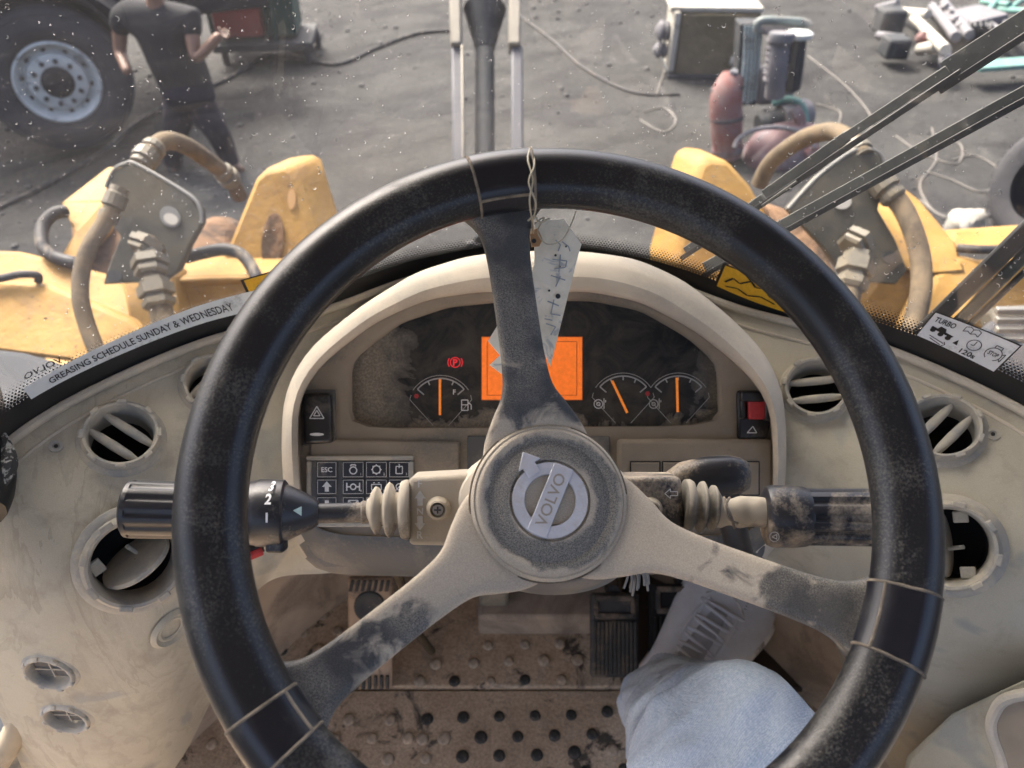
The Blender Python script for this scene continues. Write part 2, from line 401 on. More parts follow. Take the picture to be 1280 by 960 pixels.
M['wiper'] = surf('weathered_wiper_black', (.045, .048, .048), .5, dust=.5, dustcol=(.11, .115, .105), dscale=30, edge=.2)
M['wiper_dark'] = plain('wiper_rubber', (.012, .013, .014), .5)
M['pillar_green'] = surf('dark_green_frame', (.02, .03, .026), .5, dust=.2, dustcol=(.12, .12, .1), dscale=20)
M['fender'] = surf('grey_blue_fender', (.018, .021, .028), .6, dust=.5, dustcol=(.035, .038, .043), dscale=5, edge=.25)
M['tyre'] = surf('dusty_tyre_rubber', (0.0217, 0.0229, 0.0279), .75, dust=.55, dustcol=(0.0527, 0.0527, 0.0558), dscale=4, edge=.25)
M['truckrim'] = surf('pale_steel_wheel', (0.46, 0.49, 0.48), .5, .1, dust=.3, dustcol=(0.174, 0.186, 0.192), dscale=7)
M['truckdark'] = surf('truck_underside', (0.0124, 0.0124, 0.0155), .8, dust=.3, dustcol=(0.031, 0.031, 0.0341), dscale=3)
M['redpaint'] = surf('faded_red_paint', (.15, .035, .028), .7, dust=.55, dustcol=(.17, .125, .12), dscale=5, edge=.2)
M['greenpaint'] = surf('dark_green_paint', (0.0186, 0.0558, 0.0434), .6, dust=.3, dustcol=(0.062, 0.0806, 0.0744), dscale=4)
M['teal'] = surf('faded_teal_paint', (0.0992, 0.211, 0.186), .6, dust=.3, dustcol=(0.155, 0.174, 0.161), dscale=5)
M['oldwhite'] = surf('dirty_white_panel', (0.322, 0.31, 0.273), .7, dust=.3, dustcol=(0.217, 0.198, 0.161), dscale=5)
M['rustbox'] = surf('rusty_ochre_panel', (0.124, 0.105, 0.0682), .8, dust=.4, dustcol=(0.167, 0.13, 0.0806), dscale=7)
M['scrap'] = surf('grey_scrap_metal', (0.105, 0.112, 0.124), .6, .2, dust=.5, dustcol=(0.155, 0.143, 0.149), dscale=5, edge=.2)
M['scrapdark'] = surf('dark_scrap_metal', (0.0279, 0.031, 0.0341), .7, dust=.3, dustcol=(0.0682, 0.0682, 0.0682), dscale=6)
M['mauve'] = surf('dusty_mauve_paint', (0.105, 0.060, 0.066), .6, dust=.4, dustcol=(0.174, 0.155, 0.167), dscale=5)
M['skin'] = surf('warm_brown_skin', (.15, .078, .048), .55)
M['shirt'] = surf('charcoal_shirt', (.016, .017, .020), .9, dust=.35, dustcol=(.028, .029, .031), dscale=6)
M['trousers'] = surf('black_trousers', (.012, .012, .02), .9)
M['footblue'] = plain('teal_sandal', (.02, .05, .06), .7)
M['paper'] = None
for k_ in ('yellow', 'mudsteel', 'hose', 'hose_black', 'steel', 'fender', 'tyre', 'truckrim', 'truckdark', 'redpaint', 'greenpaint', 'teal', 'oldwhite', 'rustbox', 'scrap', 'scrapdark', 'mauve', 'shirt', 'trousers'):
    M[k_].node_tree.nodes['Principled BSDF'].inputs['Specular IOR Level'].default_value = .2
# ================================================================ SETTING
def ground_mat():
    m, n, b = newmat('oily_dark_yard_ground'); co = coords(n); L = n.links
    c = ramp(n, noise(n, 1.1, 8, .62, .6, co), [(.3, (.014, .014, .0135)), (.5, (.027, .027, .0262)), (.72, (.048, .0475, .045))])
    c = mixc(n, ramp(n, noise(n, .55, 5, .6, 1.2, co), [(.52, 0), (.62, .75)]), c, (.012, .012, .014))
    c = mixc(n, ramp(n, noise(n, 24, 6, .75, .4, co), [(.48, 0), (.72, .7)]), c, (.018, .018, .018))
    c = mixc(n, ramp(n, noise(n, 40, 3, .6, co=co), [(.64, 0), (.70, .5)]), c, (.14, .135, .13))
    c = mixc(n, ramp(n, noise(n, 3.4, 7, .7, 1.8, co), [(.55, 0), (.72, .55)]), c, (.075, .073, .068))
    c = mixc(n, ramp(n, noise(n, 90, 5, .8, .2, co), [(.40, .0), (.62, .45)]), c, (.055, .055, .054))
    wv = N(n, 'ShaderNodeTexWave'); wv.inputs['Scale'].default_value = .55; wv.inputs['Distortion'].default_value = 5; wv.inputs['Detail'].default_value = 3
    mp = N(n, 'ShaderNodeMapping'); mp.inputs['Rotation'].default_value = (0, 0, .9); L.new(co, mp.inputs[0]); L.new(mp.outputs[0], wv.inputs['Vector'])
    c = mixc(n, math_(n, 'MULTIPLY', ramp(n, wv.outputs['Fac'], [(.5, 0), (.9, .5)]), ramp(n, noise(n, .8, 3, co=co), [(.45, 0), (.6, 1)])), c, (.012, .012, .013))
    L.new(c, b.inputs['Base Color']); b.inputs['Roughness'].default_value = .92; b.inputs['Specular IOR Level'].default_value = .12
    bump(n, b, noise(n, 14, 8, .7, co=co), .02); bump(n, b, noise(n, 2.2, 4, .6, co=co), .06)
    return m
M['ground'] = ground_mat()
g = mk('ground', [(-1500, -1500, 0), (1500, -1500, 0), (1500, 1500, 0), (-1500, 1500, 0)], [(0, 1, 2, 3)], M['ground'], kind='structure', smooth=False)
ZF = EYE.z-1.05            # cab floor height
g = mk('cab_floor', *box((0.02, .05, ZF-.04), 1.5, 2.2, .06), M['floor'], kind='structure', smooth=False)
# cab shell: what shades the inside
r_ = mk('cab_roof', *box((0, -.16, EYE.z+.48), 1.62, 1.99, .08), M['steelcab'], bevel=.02); tag(r_, 'grey lined roof panel over the operator', 'roof'); r_['kind'] = 'structure'
r_ = mk('cab_rear_wall', *box((0, -1.08, EYE.z-.80), 1.5, .05, .60), M['steelcab'], bevel=.01); r_['kind'] = 'structure'
r_ = mk('cab_side_wall', *box((-.80, -.15, ZF+.04), .04, 1.7, .26), M['steelcab'], bevel=.01); r_['kind'] = 'structure'
r_ = mk('cab_side_wall', *box((.84, -.15, ZF+.04), .04, 1.7, .26), M['steelcab'], bevel=.01); r_['kind'] = 'structure'
r_ = mk('cab_bulkhead', *join(box((0.02, .93, ZF+.10), 1.4, .04, .30), box((-.34, .84, ZF+.12), .03, .20, .30)), M['footwell'], bevel=.01); r_['kind'] = 'structure'
# ================================================================ DASHBOARD
ZD = EYE.z-.43
X0 = .022
def mirror(p): return Vector((2*X0-p.x, p.y, p.z))
topL = [V(-75, 690, .555), V(-25, 615, .585)]+[atz(x, y, ZD) for x, y in ((20, 547), (120, 486), (260, 426), (405, 388), (530, 345))]
topC = atz(668, 326, ZD); topC.x = X0
for p in topL[:2]: p.z = ZD-.002
topcurve = topL+[topC]+[mirror(p) for p in topL[::-1]]
cols = [  # rows below the edge: (px, py, depth)
 [(-75, 690, .555), (-70, 730, .58), (-55, 770, .62), (-20, 850, .68), (40, 990, .80)],
 [(-25, 615, .585), (-5, 670, .590), (10, 750, .612), (35, 850, .66), (95, 1010, .80)],
 [(20, 547, .619), (60, 640, .607), (88, 745, .61), (112, 850, .66), (160, 1010, .80)],
 [(120, 486, .664), (160, 590, .640), (185, 700, .63), (195, 830, .675), (215, 965, .82)],
 [(260, 426, .718), (285, 520, .695), (295, 610, .68), (280, 720, .70), (262, 880, .84)],
 [(405, 388, .755), (400, 480, .735), (395, 570, .715), (375, 650, .71), (318, 742, .80)],
 [(530, 345, .81), (510, 450, .80), (500, 560, .79), (490, 640, .77), (420, 716, .78)],
]
L = []
for i, c in enumerate(cols):
    col = [V(*q) for q in c]; col[0] = topL[i].copy(); L.append(col)
mid = [V(668, 326, .83), V(668, 430, .82), V(668, 540, .81), V(668, 640, .80), V(668, 716, .79)]
for p in mid: p.x = X0
mid[0] = topC.copy()
G = L+[mid]+[[mirror(p) for p in c] for c in L[::-1]]
# lip: raised bead near the glass and a fine grid between the control columns
def row(j): return [c[j] for c in G]
K1, K2 = 28, 28
rowsf = [cat(row(j), K1) for j in range(5)]
nc = len(rowsf[0]); grid = []
for i in range(nc):
    grid.append(cat([rowsf[j][i] for j in range(5)], K2))
nr = len(grid[0])
FV = [p for c in grid for p in c]; FQ = []
for i in range(nc-1):
    for j in range(nr-1): FQ.append((i*nr+j, i*nr+j+1, (i+1)*nr+j+1, (i+1)*nr+j))
bvh = BVHTree.FromPolygons(FV, FQ)
def hit(px, py, tree=bvh):
    loc, nor, idx, d = tree.ray_cast(EYE, ray(px, py).normalized())
    if loc is None: return V(px, py, .6), -FW
    if nor.dot(ray(px, py)) > 0: nor = -nor
    return loc, nor
# vents: (px, py, ring radius, slat angle, kind, label)
VENTS = [
 (152, 547, .0315, -72, 'slats', 'round air vent with two slats, upper left beside the windscreen edge'),
 (168, 700, .0400, 12, 'flap', 'large round air vent with its flap hanging open, left behind the stalk grip'),
 (270, 482, .0300, 20, 'slats', 'round air vent mostly hidden behind the upper left of the wheel rim'),
 (1020, 487, .0300, 28, 'slats', 'round air vent with one broad slat, right of the instrument cluster'),
 (1178, 537, .0315, 84, 'slats', 'round air vent with two slats, upper right beside the windscreen edge'),
 (1186, 682, .0370, -60, 'flap', 'large round air vent, lower right behind the wheel rim'),
 (62, 841, .0220, 10, 'small', 'small oval vent, upper of two at the lower left'),
 (83, 898, .0215, 10, 'small', 'small oval vent, lower of two at the lower left'),
]
centers = []
for v in VENTS:
    c, n_ = hit(v[0], v[1])
    loc, nn, ii, dd = bvh.find_nearest(c)
    ns = Vector((0, 0, 0))
    for dx, dy in ((-22, 0), (22, 0), (0, -22), (0, 22), (0, 0)): ns += hit(v[0]+dx, v[1]+dy)[1]
    centers.append((c, ns.normalized()))
FQ2 = []
for f in FQ:
    c = sum((FV[i] for i in f), Vector())/4; ok = True
    for (cc, n_), v in zip(centers, VENTS):
        if (c-cc).length < v[2]*.95: ok = False; break
    if ok: FQ2.append(f)
dash = thing('dashboard', 'wide dusty tan dashboard curving below the windscreen with dried water streaks', 'dashboard', (X0, .6, EYE.z-.8))
mk('dash_panel', FV, FQ2, M['fascia'], dash, auto=60)
# bead along the glass, and the inner groove line
tc = cat(topcurve, 10)
mk('edge_lip', *tube([p+Vector((0, -.004, .002)) for p in tc], .0042, 8, smoothit=False), M['hood'], dash)
def along(i, off):
    c = grid[i]; return c[0]+(c[1]-c[0]).normalized()*off
mk('edge_rib', *tube([along(i, .018)+Vector((0, 0, .0005)) for i in range(0, nc, 6)], .0016, 6, smoothit=False), M['hood'], dash)
for (cc, n_), v in zip(centers, VENTS):
    R = v[2]; o = cc-n_*.002; X, Y, Z = frame(n_)
    ring = mk('air_vent', *lathe([(rr_, hh_*(.45 if v[4] == 'small' else 1)) for rr_, hh_ in [(R*1.12, -.006), (R*1.13, .0005), (R*1.06, .0035), (R*.98, .0045), (R*.96, .009), (R*.91, .0120), (R*.85, .0115), (R*.80, .008), (R*.78, -.004), (R*.78, -.02)]], o, n_, 40), M['vent'], dash)
    ring['label'] = v[5]
    mk('vent_cavity', *capped([(R*.775, -.0195), (R*.76, -.045)], o-n_*.0, n_, 28), M['cavity'], ring)
    # remove cap at the mouth: keep only the deep one
    me = ring.children[0].data if False else bpy.data.objects[ring.children[0].name].data
    bm = bmesh.new(); bm.from_mesh(me); ff = [f for f in bm.faces if len(f.verts) > 4]
    wi = MW[dash.name].inverted(); oo = wi @ (o)
    ff.sort(key=lambda f: (f.calc_center_median()-oo).length); bmesh.ops.delete(bm, geom=[ff[0]], context='FACES'); bm.to_mesh(me); bm.free()
    for k in range(8):      # grip notches round the ring
        a = 2*PI*k/8+.2; q = o+X*math.cos(a)*R*.93+Y*math.sin(a)*R*.93+n_*.0108
        t = -X*math.sin(a)+Y*math.cos(a); rd = X*math.cos(a)+Y*math.sin(a)
        if v[4] == 'small': q -= n_*.0065
        mk('grip_notch', *box(q, R*.26, R*.14, .004, t, rd, n_), M['vent'], ring, bevel=.0012)
    a = math.radians(v[3]); dx = X*math.cos(a)+Y*math.sin(a); dy = -X*math.sin(a)+Y*math.cos(a)
    if v[4] == 'slats':
        for s in (-.29, .29):
            hl = math.sqrt(max(.01, .79**2-s**2))*R
            P = [o+dy*s*R+dx*t*hl+n_*(.002) for t in (-1, -.6, 0, .6, 1)]
            vs, fs = [], []
            rr = []
            for t, wdt in ((-1, .10), (-.6, .17), (0, .19), (.6, .17), (1, .10)):
                c = o+dy*s*R+dx*t*hl+n_*.001
                rr.append([c+dy*math.cos(q)*wdt*R*.72+n_*math.sin(q)*.0035 for q in [2*PI*j/12 for j in range(12)]])
            mk('slat', *rings(rr), M['vent'], ring)
    elif v[4] == 'flap':
        rr = []
        tl = n_*.22+dy*.97; tl.normalize()
        for k in range(2):
            cc2 = o-n_*.006+tl*(0 if k == 0 else .0)
        disc = []
        for k, (rad, h) in enumerate(((.0, .002), (R*.5, .0030), (R*.70, .0022), (R*.73, 0), (R*.70, -.0022), (R*.3, -.003))):
            disc.append((max(rad, .0005), h))
        mk('flap', *lathe(disc, o-n_*.010-dy*R*.12, tl, 32), M['vent'], ring)
        mk('flap_stem', *tube([o-n_*.012+dx*R*.1, o-n_*.004+dy*R*.28+dx*R*.05], .0018, 8), M['vent'], ring)
        for s in (-1, 1):
            mk('bracket', *box(o+dx*s*R*.60+dy*R*.30-n_*.004, R*.25, R*.3, .004, dx, dy, n_), M['vent'], ring, bevel=.001)
    else:
        mk('slat', *box(o-n_*.004, R*1.36, R*.98, .003, X, Y, n_), M['panel_dark'], ring, bevel=.0006)
        mk('slat', *box(o-n_*.0018, R*1.3, .0012, .0015, X, Y, n_), M['vent'], ring)
        mk('slat', *box(o-n_*.0018, .0012, R*.9, .0015, X, Y, n_), M['vent'], ring)
for px, py in ((70, 558), (1241, 543)):
    c, n_ = hit(px, py)
    s = mk('panel_screw', *capped([(.0055, 0), (.0055, .0012), (.0030, .0014), (.0024, .0004), (.0008, .0004)], c, n_, 20), M['vent'], dash)
    mk('screw_socket', *capped([(.0016, .0), (.0016, .0010)], c, n_, 10), M['black'], s)
# faint moulded cup below the big left vent
c, n_ = hit(214, 785)
mk('moulded_cup', *lathe([(.020, .0), (.018, .002), (.0165, .0035), (.013, .001), (.011, .0018), (.009, .0005)], c, n_, 32), M['fascia'], dash)
# red toggle low behind the left stalk
c, n_ = hit(312, 684); X, Y, Z = frame(n_)
rt = thing('rocker_switch', 'small red rocker switch low on the dash behind the left stalk', 'switch', c)
mk('switch_body', *box(c+n_*.004, .022, .010, .008, X, Y, n_), M['blackgloss'], rt, bevel=.001)
mk('rocker', *box(c+n_*.010, .018, .006, .006, X, Y, n_), M['red'], rt, bevel=.001)
# ================================================================ WINDSCREEN
glass_pts = []
back = [Vector((topL[0].x-.03, .08, ZD)), Vector((topL[0].x-.02, .22, ZD))]
bs = back+[Vector((p.x, p.y, ZD)) for p in topL]+[Vector((topC.x, topC.y, ZD))]
bs = bs+[mirror(p) for p in bs[-2::-1]]
gc = cat([p+Vector((0, .004, 0)) for p in bs], 10)
NZ = 8; ZT = .86
GV = [Vector((p.x*(1+.02*k/NZ), p.y*(1-.05*k/NZ), p.z-.01+ZT*k/NZ)) for p in gc for k in range(NZ+1)]
GF = [(i*(NZ+1)+k, (i+1)*(NZ+1)+k, (i+1)*(NZ+1)+k+1, i*(NZ+1)+k+1) for i in range(len(gc)-1) for k in range(NZ)]
gbvh = BVHTree.FromPolygons(GV, GF)
wv_, wf_ = [], []
gq = [p for p in gc if p.y > .36]
for i, p in enumerate(gq):
    k_ = 1.0 if p.y < .3 else 1.0+.22*min(1, (p.y-.3)/.3)
    kx = 1.0+.30*max(0, min(1, (.5-p.y)/.2))
    wv_ += [Vector((p.x, p.y, ZD-.013)), Vector((p.x*kx, p.y*k_, ZF-.07))]
    if i: wf_.append((2*i-2, 2*i, 2*i+1, 2*i-1))
r_ = mk('cab_front_wall', wv_, wf_, M['footwell'], auto=0); r_['kind'] = 'structure'
def glass_mat():
    m, n, b = newmat('dusty_windscreen_glass'); co = coords(n); L = n.links; out = n.nodes['Material Output']
    tr = N(n, 'ShaderNodeBsdfTransparent'); tr.inputs[0].default_value = (.93, .95, .95, 1)
    df = N(n, 'ShaderNodeBsdfTranslucent'); df.inputs[0].default_value = (.62, .62, .66, 1)
    d2 = N(n, 'ShaderNodeBsdfDiffuse'); d2.inputs[0].default_value = (.62, .62, .64, 1)
    gl = N(n, 'ShaderNodeBsdfGlossy'); gl.inputs['Roughness'].default_value = .02
    fr = N(n, 'ShaderNodeFresnel'); fr.inputs[0].default_value = 1.45
    mp = N(n, 'ShaderNodeMapping'); mp.inputs['Rotation'].default_value = (0, .5, 0); mp.inputs['Scale'].default_value = (3, 3, 16); L.new(co, mp.inputs[0])
    sme = ramp(n, noise(n, 1.0, 7, .7, 1.5, mp.outputs[0]), [(.45, 0), (.75, 1)])
    du = math_(n, 'ADD', math_(n, 'ADD', math_(n, 'MULTIPLY', sme, .014), math_(n, 'MULTIPLY', ramp(n, noise(n, 5, 6, .65, .5, co), [(.3, .3), (.7, 1)]), .028)),
               math_(n, 'MULTIPLY', ramp(n, noise(n, 420, 2, .5, co=co), [(.70, 0), (.74, 1)]), .30))
    mx = N(n, 'ShaderNodeMixShader'); mx.inputs[0].default_value = .5; L.new(df.outputs[0], mx.inputs[1]); L.new(d2.outputs[0], mx.inputs[2])
    m1 = N(n, 'ShaderNodeMixShader'); L.new(du, m1.inputs[0]); L.new(tr.outputs[0], m1.inputs[1]); L.new(mx.outputs[0], m1.inputs[2])
    m2 = N(n, 'ShaderNodeMixShader'); L.new(math_(n, 'MULTIPLY', fr.outputs[0], .9), m2.inputs[0]); L.new(m1.outputs[0], m2.inputs[1]); L.new(gl.outputs[0], m2.inputs[2])
    L.new(m2.outputs[0], out.inputs[0]); n.nodes.remove(b)
    return m
M['glass'] = glass_mat()
ws = thing('windscreen', 'curved dusty cab windscreen with rain marks and a black dotted lower border', 'windscreen', (X0, .75, ZD))
mk('glass_pane', GV, GF, M['glass'], ws, auto=0)
# black ceramic border and its dot fade
inn = Vector((X0, 0, 0))
def gpt(i, h, off=.0015):
    p = gc[i]; c = Vector((p.x, p.y, p.z-.01)); t = (gc[min(i+1, len(gc)-1)]-gc[max(i-1, 0)]).normalized(); nn = Vector((t.y, -t.x, 0))
    if nn.y > 0: nn = -nn
    f = h/ZT
    return Vector((c.x*(1+.02*f), c.y*(1-.05*f), c.z+h))+nn*off
FB = .030
fv, ff = [], []
for i in range(len(gc)):
    ed = abs(i-len(gc)/2)/(len(gc)/2); hb = FB+.010*ed
    fv += [gpt(i, -.0), gpt(i, hb)]
    if i: ff.append((2*i-2, 2*i, 2*i+1, 2*i-1))
mk('border_band', fv, ff, M['wiper_dark'], ws, auto=0)
dv, df_ = [], []
acc = 0; pitch = .0032
seglen = [0]
for i in range(1, len(gc)): seglen.append(seglen[-1]+(gc[i]-gc[i-1]).length)
def gs(s, h, off=.0012):
    s = max(0, min(seglen[-1]-1e-5, s)); i = 0
    lo, hi_ = 0, len(seglen)-1
    while hi_-lo > 1:
        mdd = (lo+hi_)//2
        if seglen[mdd] <= s: lo = mdd
        else: hi_ = mdd
    t = (s-seglen[lo])/(seglen[hi_]-seglen[lo]); return gpt(lo, h, off).lerp(gpt(hi_, h, off), t)
ndots = int(seglen[-1]/pitch)
for rrow in range(7):
    rad = pitch*.62*(1-rrow/7.5)
    for q in range(ndots):
        s = (q+.5*(rrow % 2))*pitch
        if s < .15 or s > seglen[-1]-.15: continue
        ed = abs(s/seglen[-1]-.5)*2; h = FB+.010*ed+.0006+rrow*pitch*.75
        n0 = len(dv); dv += [gs(s+dx, h+dy) for dx, dy in ((-rad, 0), (0, -rad), (rad, 0), (0, rad))]; df_.append((n0, n0+1, n0+2, n0+3))
o = mk('border_dots', dv, df_, M['wiper_dark'], ws, auto=0, kind='stuff', smooth=False)
# drops and dirt rings left by rain on the outside
m, n, b = newmat('dried_rain_spots'); b.inputs['Base Color'].default_value = (.46, .46, .45, 1); b.inputs['Roughness'].default_value = .15; b.inputs['Specular IOR Level'].default_value = 1.0
b.inputs['Transmission Weight'].default_value = .15; b.inputs['IOR'].default_value = 1.33
co = coords(n); M['drop'] = m
dv, df_ = [], []
def ghit(px, py):
    loc, nor, idx, d = gbvh.ray_cast(EYE, ray(px, py).normalized())
    if loc is None: return None, None
    if nor.dot(ray(px, py)) > 0: nor = -nor
    return loc, nor
rd = random.Random(3)
zmin = ZD+.045
for k in range(4200):
    s = rd.uniform(.12, seglen[-1]-.12); h = rd.uniform(.04, .50)
    if rd.random() > (.42 if s < seglen[-1]*.55 else .95): continue
    r0 = rd.choice((.0002, .00022, .00025, .00025, .0003, .0003, .0004, .0006, .0008, .0011, .0015)); arc = rd.uniform(90, 200); a0 = rd.uniform(180, 330); w0 = r0*rd.uniform(.2, .4)
    if r0 < .0004: arc = 359; w0 = r0*.9
    nseg = 6; pts = []
    for j in range(nseg+1):
        aa = math.radians(a0+arc*j/nseg); ww = w0*math.sin(PI*(j+.35)/(nseg+.7))
        pts.append((r0*1.2, aa, ww))
    n0 = len(dv)
    for rr_, aa, ww in pts:
        for q, off in ((-1, -.0006), (0, -.0014), (1, -.0006)):
            dv.append(gs(s+math.cos(aa)*(rr_+q*ww), h+math.sin(aa)*(rr_+q*ww), -.0004+off))
    for j in range(nseg):
        for q in range(2): a_ = n0+j*3+q; df_.append((a_, a_+1, a_+4, a_+3))
mk('rain_spots', dv, df_, M['drop'], ws, kind='stuff')
# ---- stickers on the glass: layout (u 0..W, v 0..H) on four pixels, carried onto the glass
def sticker_map(c, off=.0022):
    P = []
    for x, y in c:
        l, nn = ghit(x, y); P.append((l, nn))
    def fn(u, v):
        a_, b_, c_, d_ = [p[0] for p in P]      # bl br tr tl
        q = a_*(1-u)*(1-v)+b_*u*(1-v)+c_*u*v+d_*(1-u)*v
        l, nn, i, d = gbvh.find_nearest(q)
        nn = nn if (EYE-l).dot(nn) > 0 else -nn
        return l+nn*off
    return fn
def sheet(fn, nu=16, nv=3, x0=0, x1=1, y0=0, y1=1):
    vs = [fn(x0+(x1-x0)*i/nu, y0+(y1-y0)*j/nv) for i in range(nu+1) for j in range(nv+1)]
    return vs, [(i*(nv+1)+j, (i+1)*(nv+1)+j, (i+1)*(nv+1)+j+1, i*(nv+1)+j+1) for i in range(nu) for j in range(nv)]
M['tape'] = surf('grey_label_tape', (.74, .79, .80), .55, dust=.25, dustcol=(.30, .31, .31), dscale=18)
C4 = [(37, 498), (345, 381), (333, 358), (27, 485)]
f0 = sticker_map(C4); f1 = sticker_map(C4, .0027)
st = thing('label_tape', 'grey label tape with greasing schedule lettering, stuck along the windscreen bottom left', 'label', f0(.5, .5))
mk('tape_strip', *sheet(f0, 30, 2), M['tape'], st, auto=0)
mk('lettering', *text_on('GREASING SCHEDULE SUNDAY & WEDNESDAY', lambda u, v: f1(u/12, v), .092*12, .28, .42, w=.735*12, center=False, bold=.01), M['black'], st, smooth=False)
# maker's mark seen from behind
C4 = [(28, 478), (82, 452), (76, 446), (28, 470)]
f1 = sticker_map(C4, -.001)
mm_ = mk('maker_mark', *text_on('VOLVO', lambda u, v: f1(1-u/4.2, v), 2.0, .05, .95, w=3.9), M['black'], smooth=False)
tag(mm_, 'small reversed maker name printed on the lower left of the windscreen glass', 'marking')
M['stick_y'] = plain('yellow_sticker', (.75, .42, .02), .4); M['stick_w'] = surf('white_sticker', (.80, .82, .83), .4, dust=.2, dustcol=(.45, .45, .44), dscale=30)
def warn(c4, label):
    f0 = sticker_map(c4, .0016); f1 = sticker_map(c4, .0021); f2 = sticker_map(c4, .0026)
    s = thing('warning_sticker', label, 'sticker', f0(.5, .5), group='yellow warning stickers on the windscreen')
    mk('sticker_border', *sheet(f0, 8, 6), M['black'], s, auto=0)
    mk('sticker_face', *sheet(f1, 8, 6, .04, .96, .05, .95), M['stick_y'], s, auto=0)
    pls = [[(.12, .35), (.2, .6), (.3, .5), (.42, .72), (.5, .55), (.62, .62), (.7, .4), (.85, .3)], [(.15, .2), (.3, .3), (.45, .18), (.6, .3), (.8, .2)],
           [(.5, .8), (.6, .9), (.72, .8), (.62, .74), (.5, .8)], [(.42, .72), (.34, .86)]]
    mk('sticker_print', *lines_on(pls, f2, .035), M['black'], s, smooth=False)
warn([(312, 374), (400, 352), (390, 322), (300, 349)], 'yellow warning sticker with black border, left of the wheel rim top')
warn([(893, 356), (985, 392), (1003, 356), (905, 328)], 'yellow warning sticker with black drawing, just inside the rim at the upper right')
C4 = [(1145, 418), (1244, 465), (1279, 431), (1170, 388)]
f0 = sticker_map(C4, .0016); f1 = sticker_map(C4, .0021); f2 = sticker_map(C4, .0026)
s = thing('turbo_sticker', 'white turbo cool down sticker on the glass at the right', 'sticker', f0(.5, .5))
mk('sticker_border', *sheet(f0, 12, 6), M['black'], s, auto=0)
mk('sticker_face', *sheet(f1, 12, 6, .015, .985, .03, .97), M['stick_w'], s, auto=0)
A = 2.3     # aspect
g2 = lambda x, y: f2(x/A, y)
bk = [text_on('TURBO', g2, .42, .70, .17, w=.56), text_on('120s', g2, 1.42, .10, .15, w=.42), text_on('STOP', g2, 1.93, .42, .12, w=.26),
      lines_on([circ(1.40, .48, .17), [(1.40, .62), (1.40, .46), (1.32, .46)], circ(1.93, .47, .20, 20, -60, 240),
                [(1.84, .66), (1.84, .74), (2.02, .74), (2.02, .66)], [(2.12, .40), (2.18, .34), (2.18, .6), (2.12, .55)]], g2, .022),
      lines_on([[(.92, .74), (1.02, .80), (1.12, .74), (1.22, .80), (1.32, .74)], [(.92, .74), (.92, .90), (1.02, .95), (1.12, .90), (1.22, .95), (1.32, .90), (1.32, .74)], [(1.12, .74), (1.12, .9)]], g2, .02),
      polys_on([circ(.28, .42, .075, 12)[:-1], circ(.52, .38, .075, 12)[:-1], circ(.74, .36, .075, 12)[:-1]], g2),
      polys_on([[(.2, .46), (.8, .40), (.84, .47), (.6, .50), (.56, .60), (.40, .62), (.36, .52), (.2, .54)], [(.92, .28), (1.06, .26), (1.0, .44)]], lambda x, y: f2(x/A, y)+Vector((0, 0, 0))),
      lines_on([[(.3, .22), (.75, .14)], [(.35, .14), (.7, .06)], [(.74, .2), (.8, .12), (.74, .05)]], g2, .025)]
mk('sticker_print', *join(*bk), M['black'], s, smooth=False)
# ================================================================ INSTRUMENT CLUSTER
CO = V(668, 490, .70); CX, CY, CZ = RT.copy(), UP.copy(), -FW
cm = Matrix(((CX.x, CY.x, CZ.x, CO.x), (CX.y, CY.y, CZ.y, CO.y), (CX.z, CY.z, CZ.z, CO.z), (0, 0, 0, 1)))
cl = thing('instrument_cluster', 'arched tan instrument cluster with orange display and three gauges behind the wheel', 'instrument cluster', mat=cm)
def C(px, py, h=0): return atp(px, py, CO+CZ*h, CZ)
def dense(poly, n=120, c=(668, 490), sm=3):
    P = [Vector((x, y, 0)) for x, y in poly]; out = []
    segs = len(P)
    for i in range(n):
        a = 2*PI*i/n; d = Vector((math.cos(a), math.sin(a))); best = None
        for j in range(segs):
            p, q = P[j], P[(j+1) % segs]; ex, ey = q.x-p.x, q.y-p.y; fx, fy = p.x-c[0], p.y-c[1]
            den = d.x*ey-d.y*ex
            if abs(den) < 1e-9: continue
            t = (fx*ey-fy*ex)/den; u = (fx*d.y-fy*d.x)/den
            if t > 0 and -1e-6 <= u <= 1+1e-6 and (best is None or t > best): best = t
        out.append((c[0]+d.x*best, c[1]+d.y*best))
    for _ in range(sm): out = [((out[i-1][0]+2*out[i][0]+out[(i+1) % n][0])/4, (out[i-1][1]+2*out[i][1]+out[(i+1) % n][1])/4) for i in range(n)]
    return out
outer = [(356, 640), (351, 560), (354, 492), (383, 437), (450, 383), (520, 340), (585, 320), (640, 314), (730, 314), (795, 323), (855, 350), (912, 395), (957, 440), (980, 490), (984, 560), (980, 640), (965, 712), (668, 724), (385, 718)]
inner = [(378, 640), (372, 560), (372, 500), (397, 458), (470, 402), (535, 374), (600, 365), (740, 365), (800, 377), (868, 413), (928, 460), (962, 500), (967, 560), (966, 640), (955, 668), (668, 676), (385, 668)]
lens = [(440, 535), (440, 450), (500, 404), (560, 384), (640, 376), (740, 376), (800, 388), (860, 422), (896, 455), (899, 532)]
lo, li, ll = dense(outer), dense(inner), dense(lens, sm=1)
lo = [(x, y) for x, y in lo]
def blend(y, top, bot): t = min(1, max(0, (y-560)/110)); return top*(1-t)+bot*t
def ex(L_, k, c=(668, 490)): return [(c[0]+(x-c[0])*k, c[1]+(y-c[1])*k) for x, y in L_]
def mixl(a, b, t): return [(p[0]*(1-t)+q[0]*t, p[1]*(1-t)+q[1]*t) for p, q in zip(a, b)]
def loop(L_, top, bot): return [C(x, y, blend(y, top, bot)) for x, y in L_]
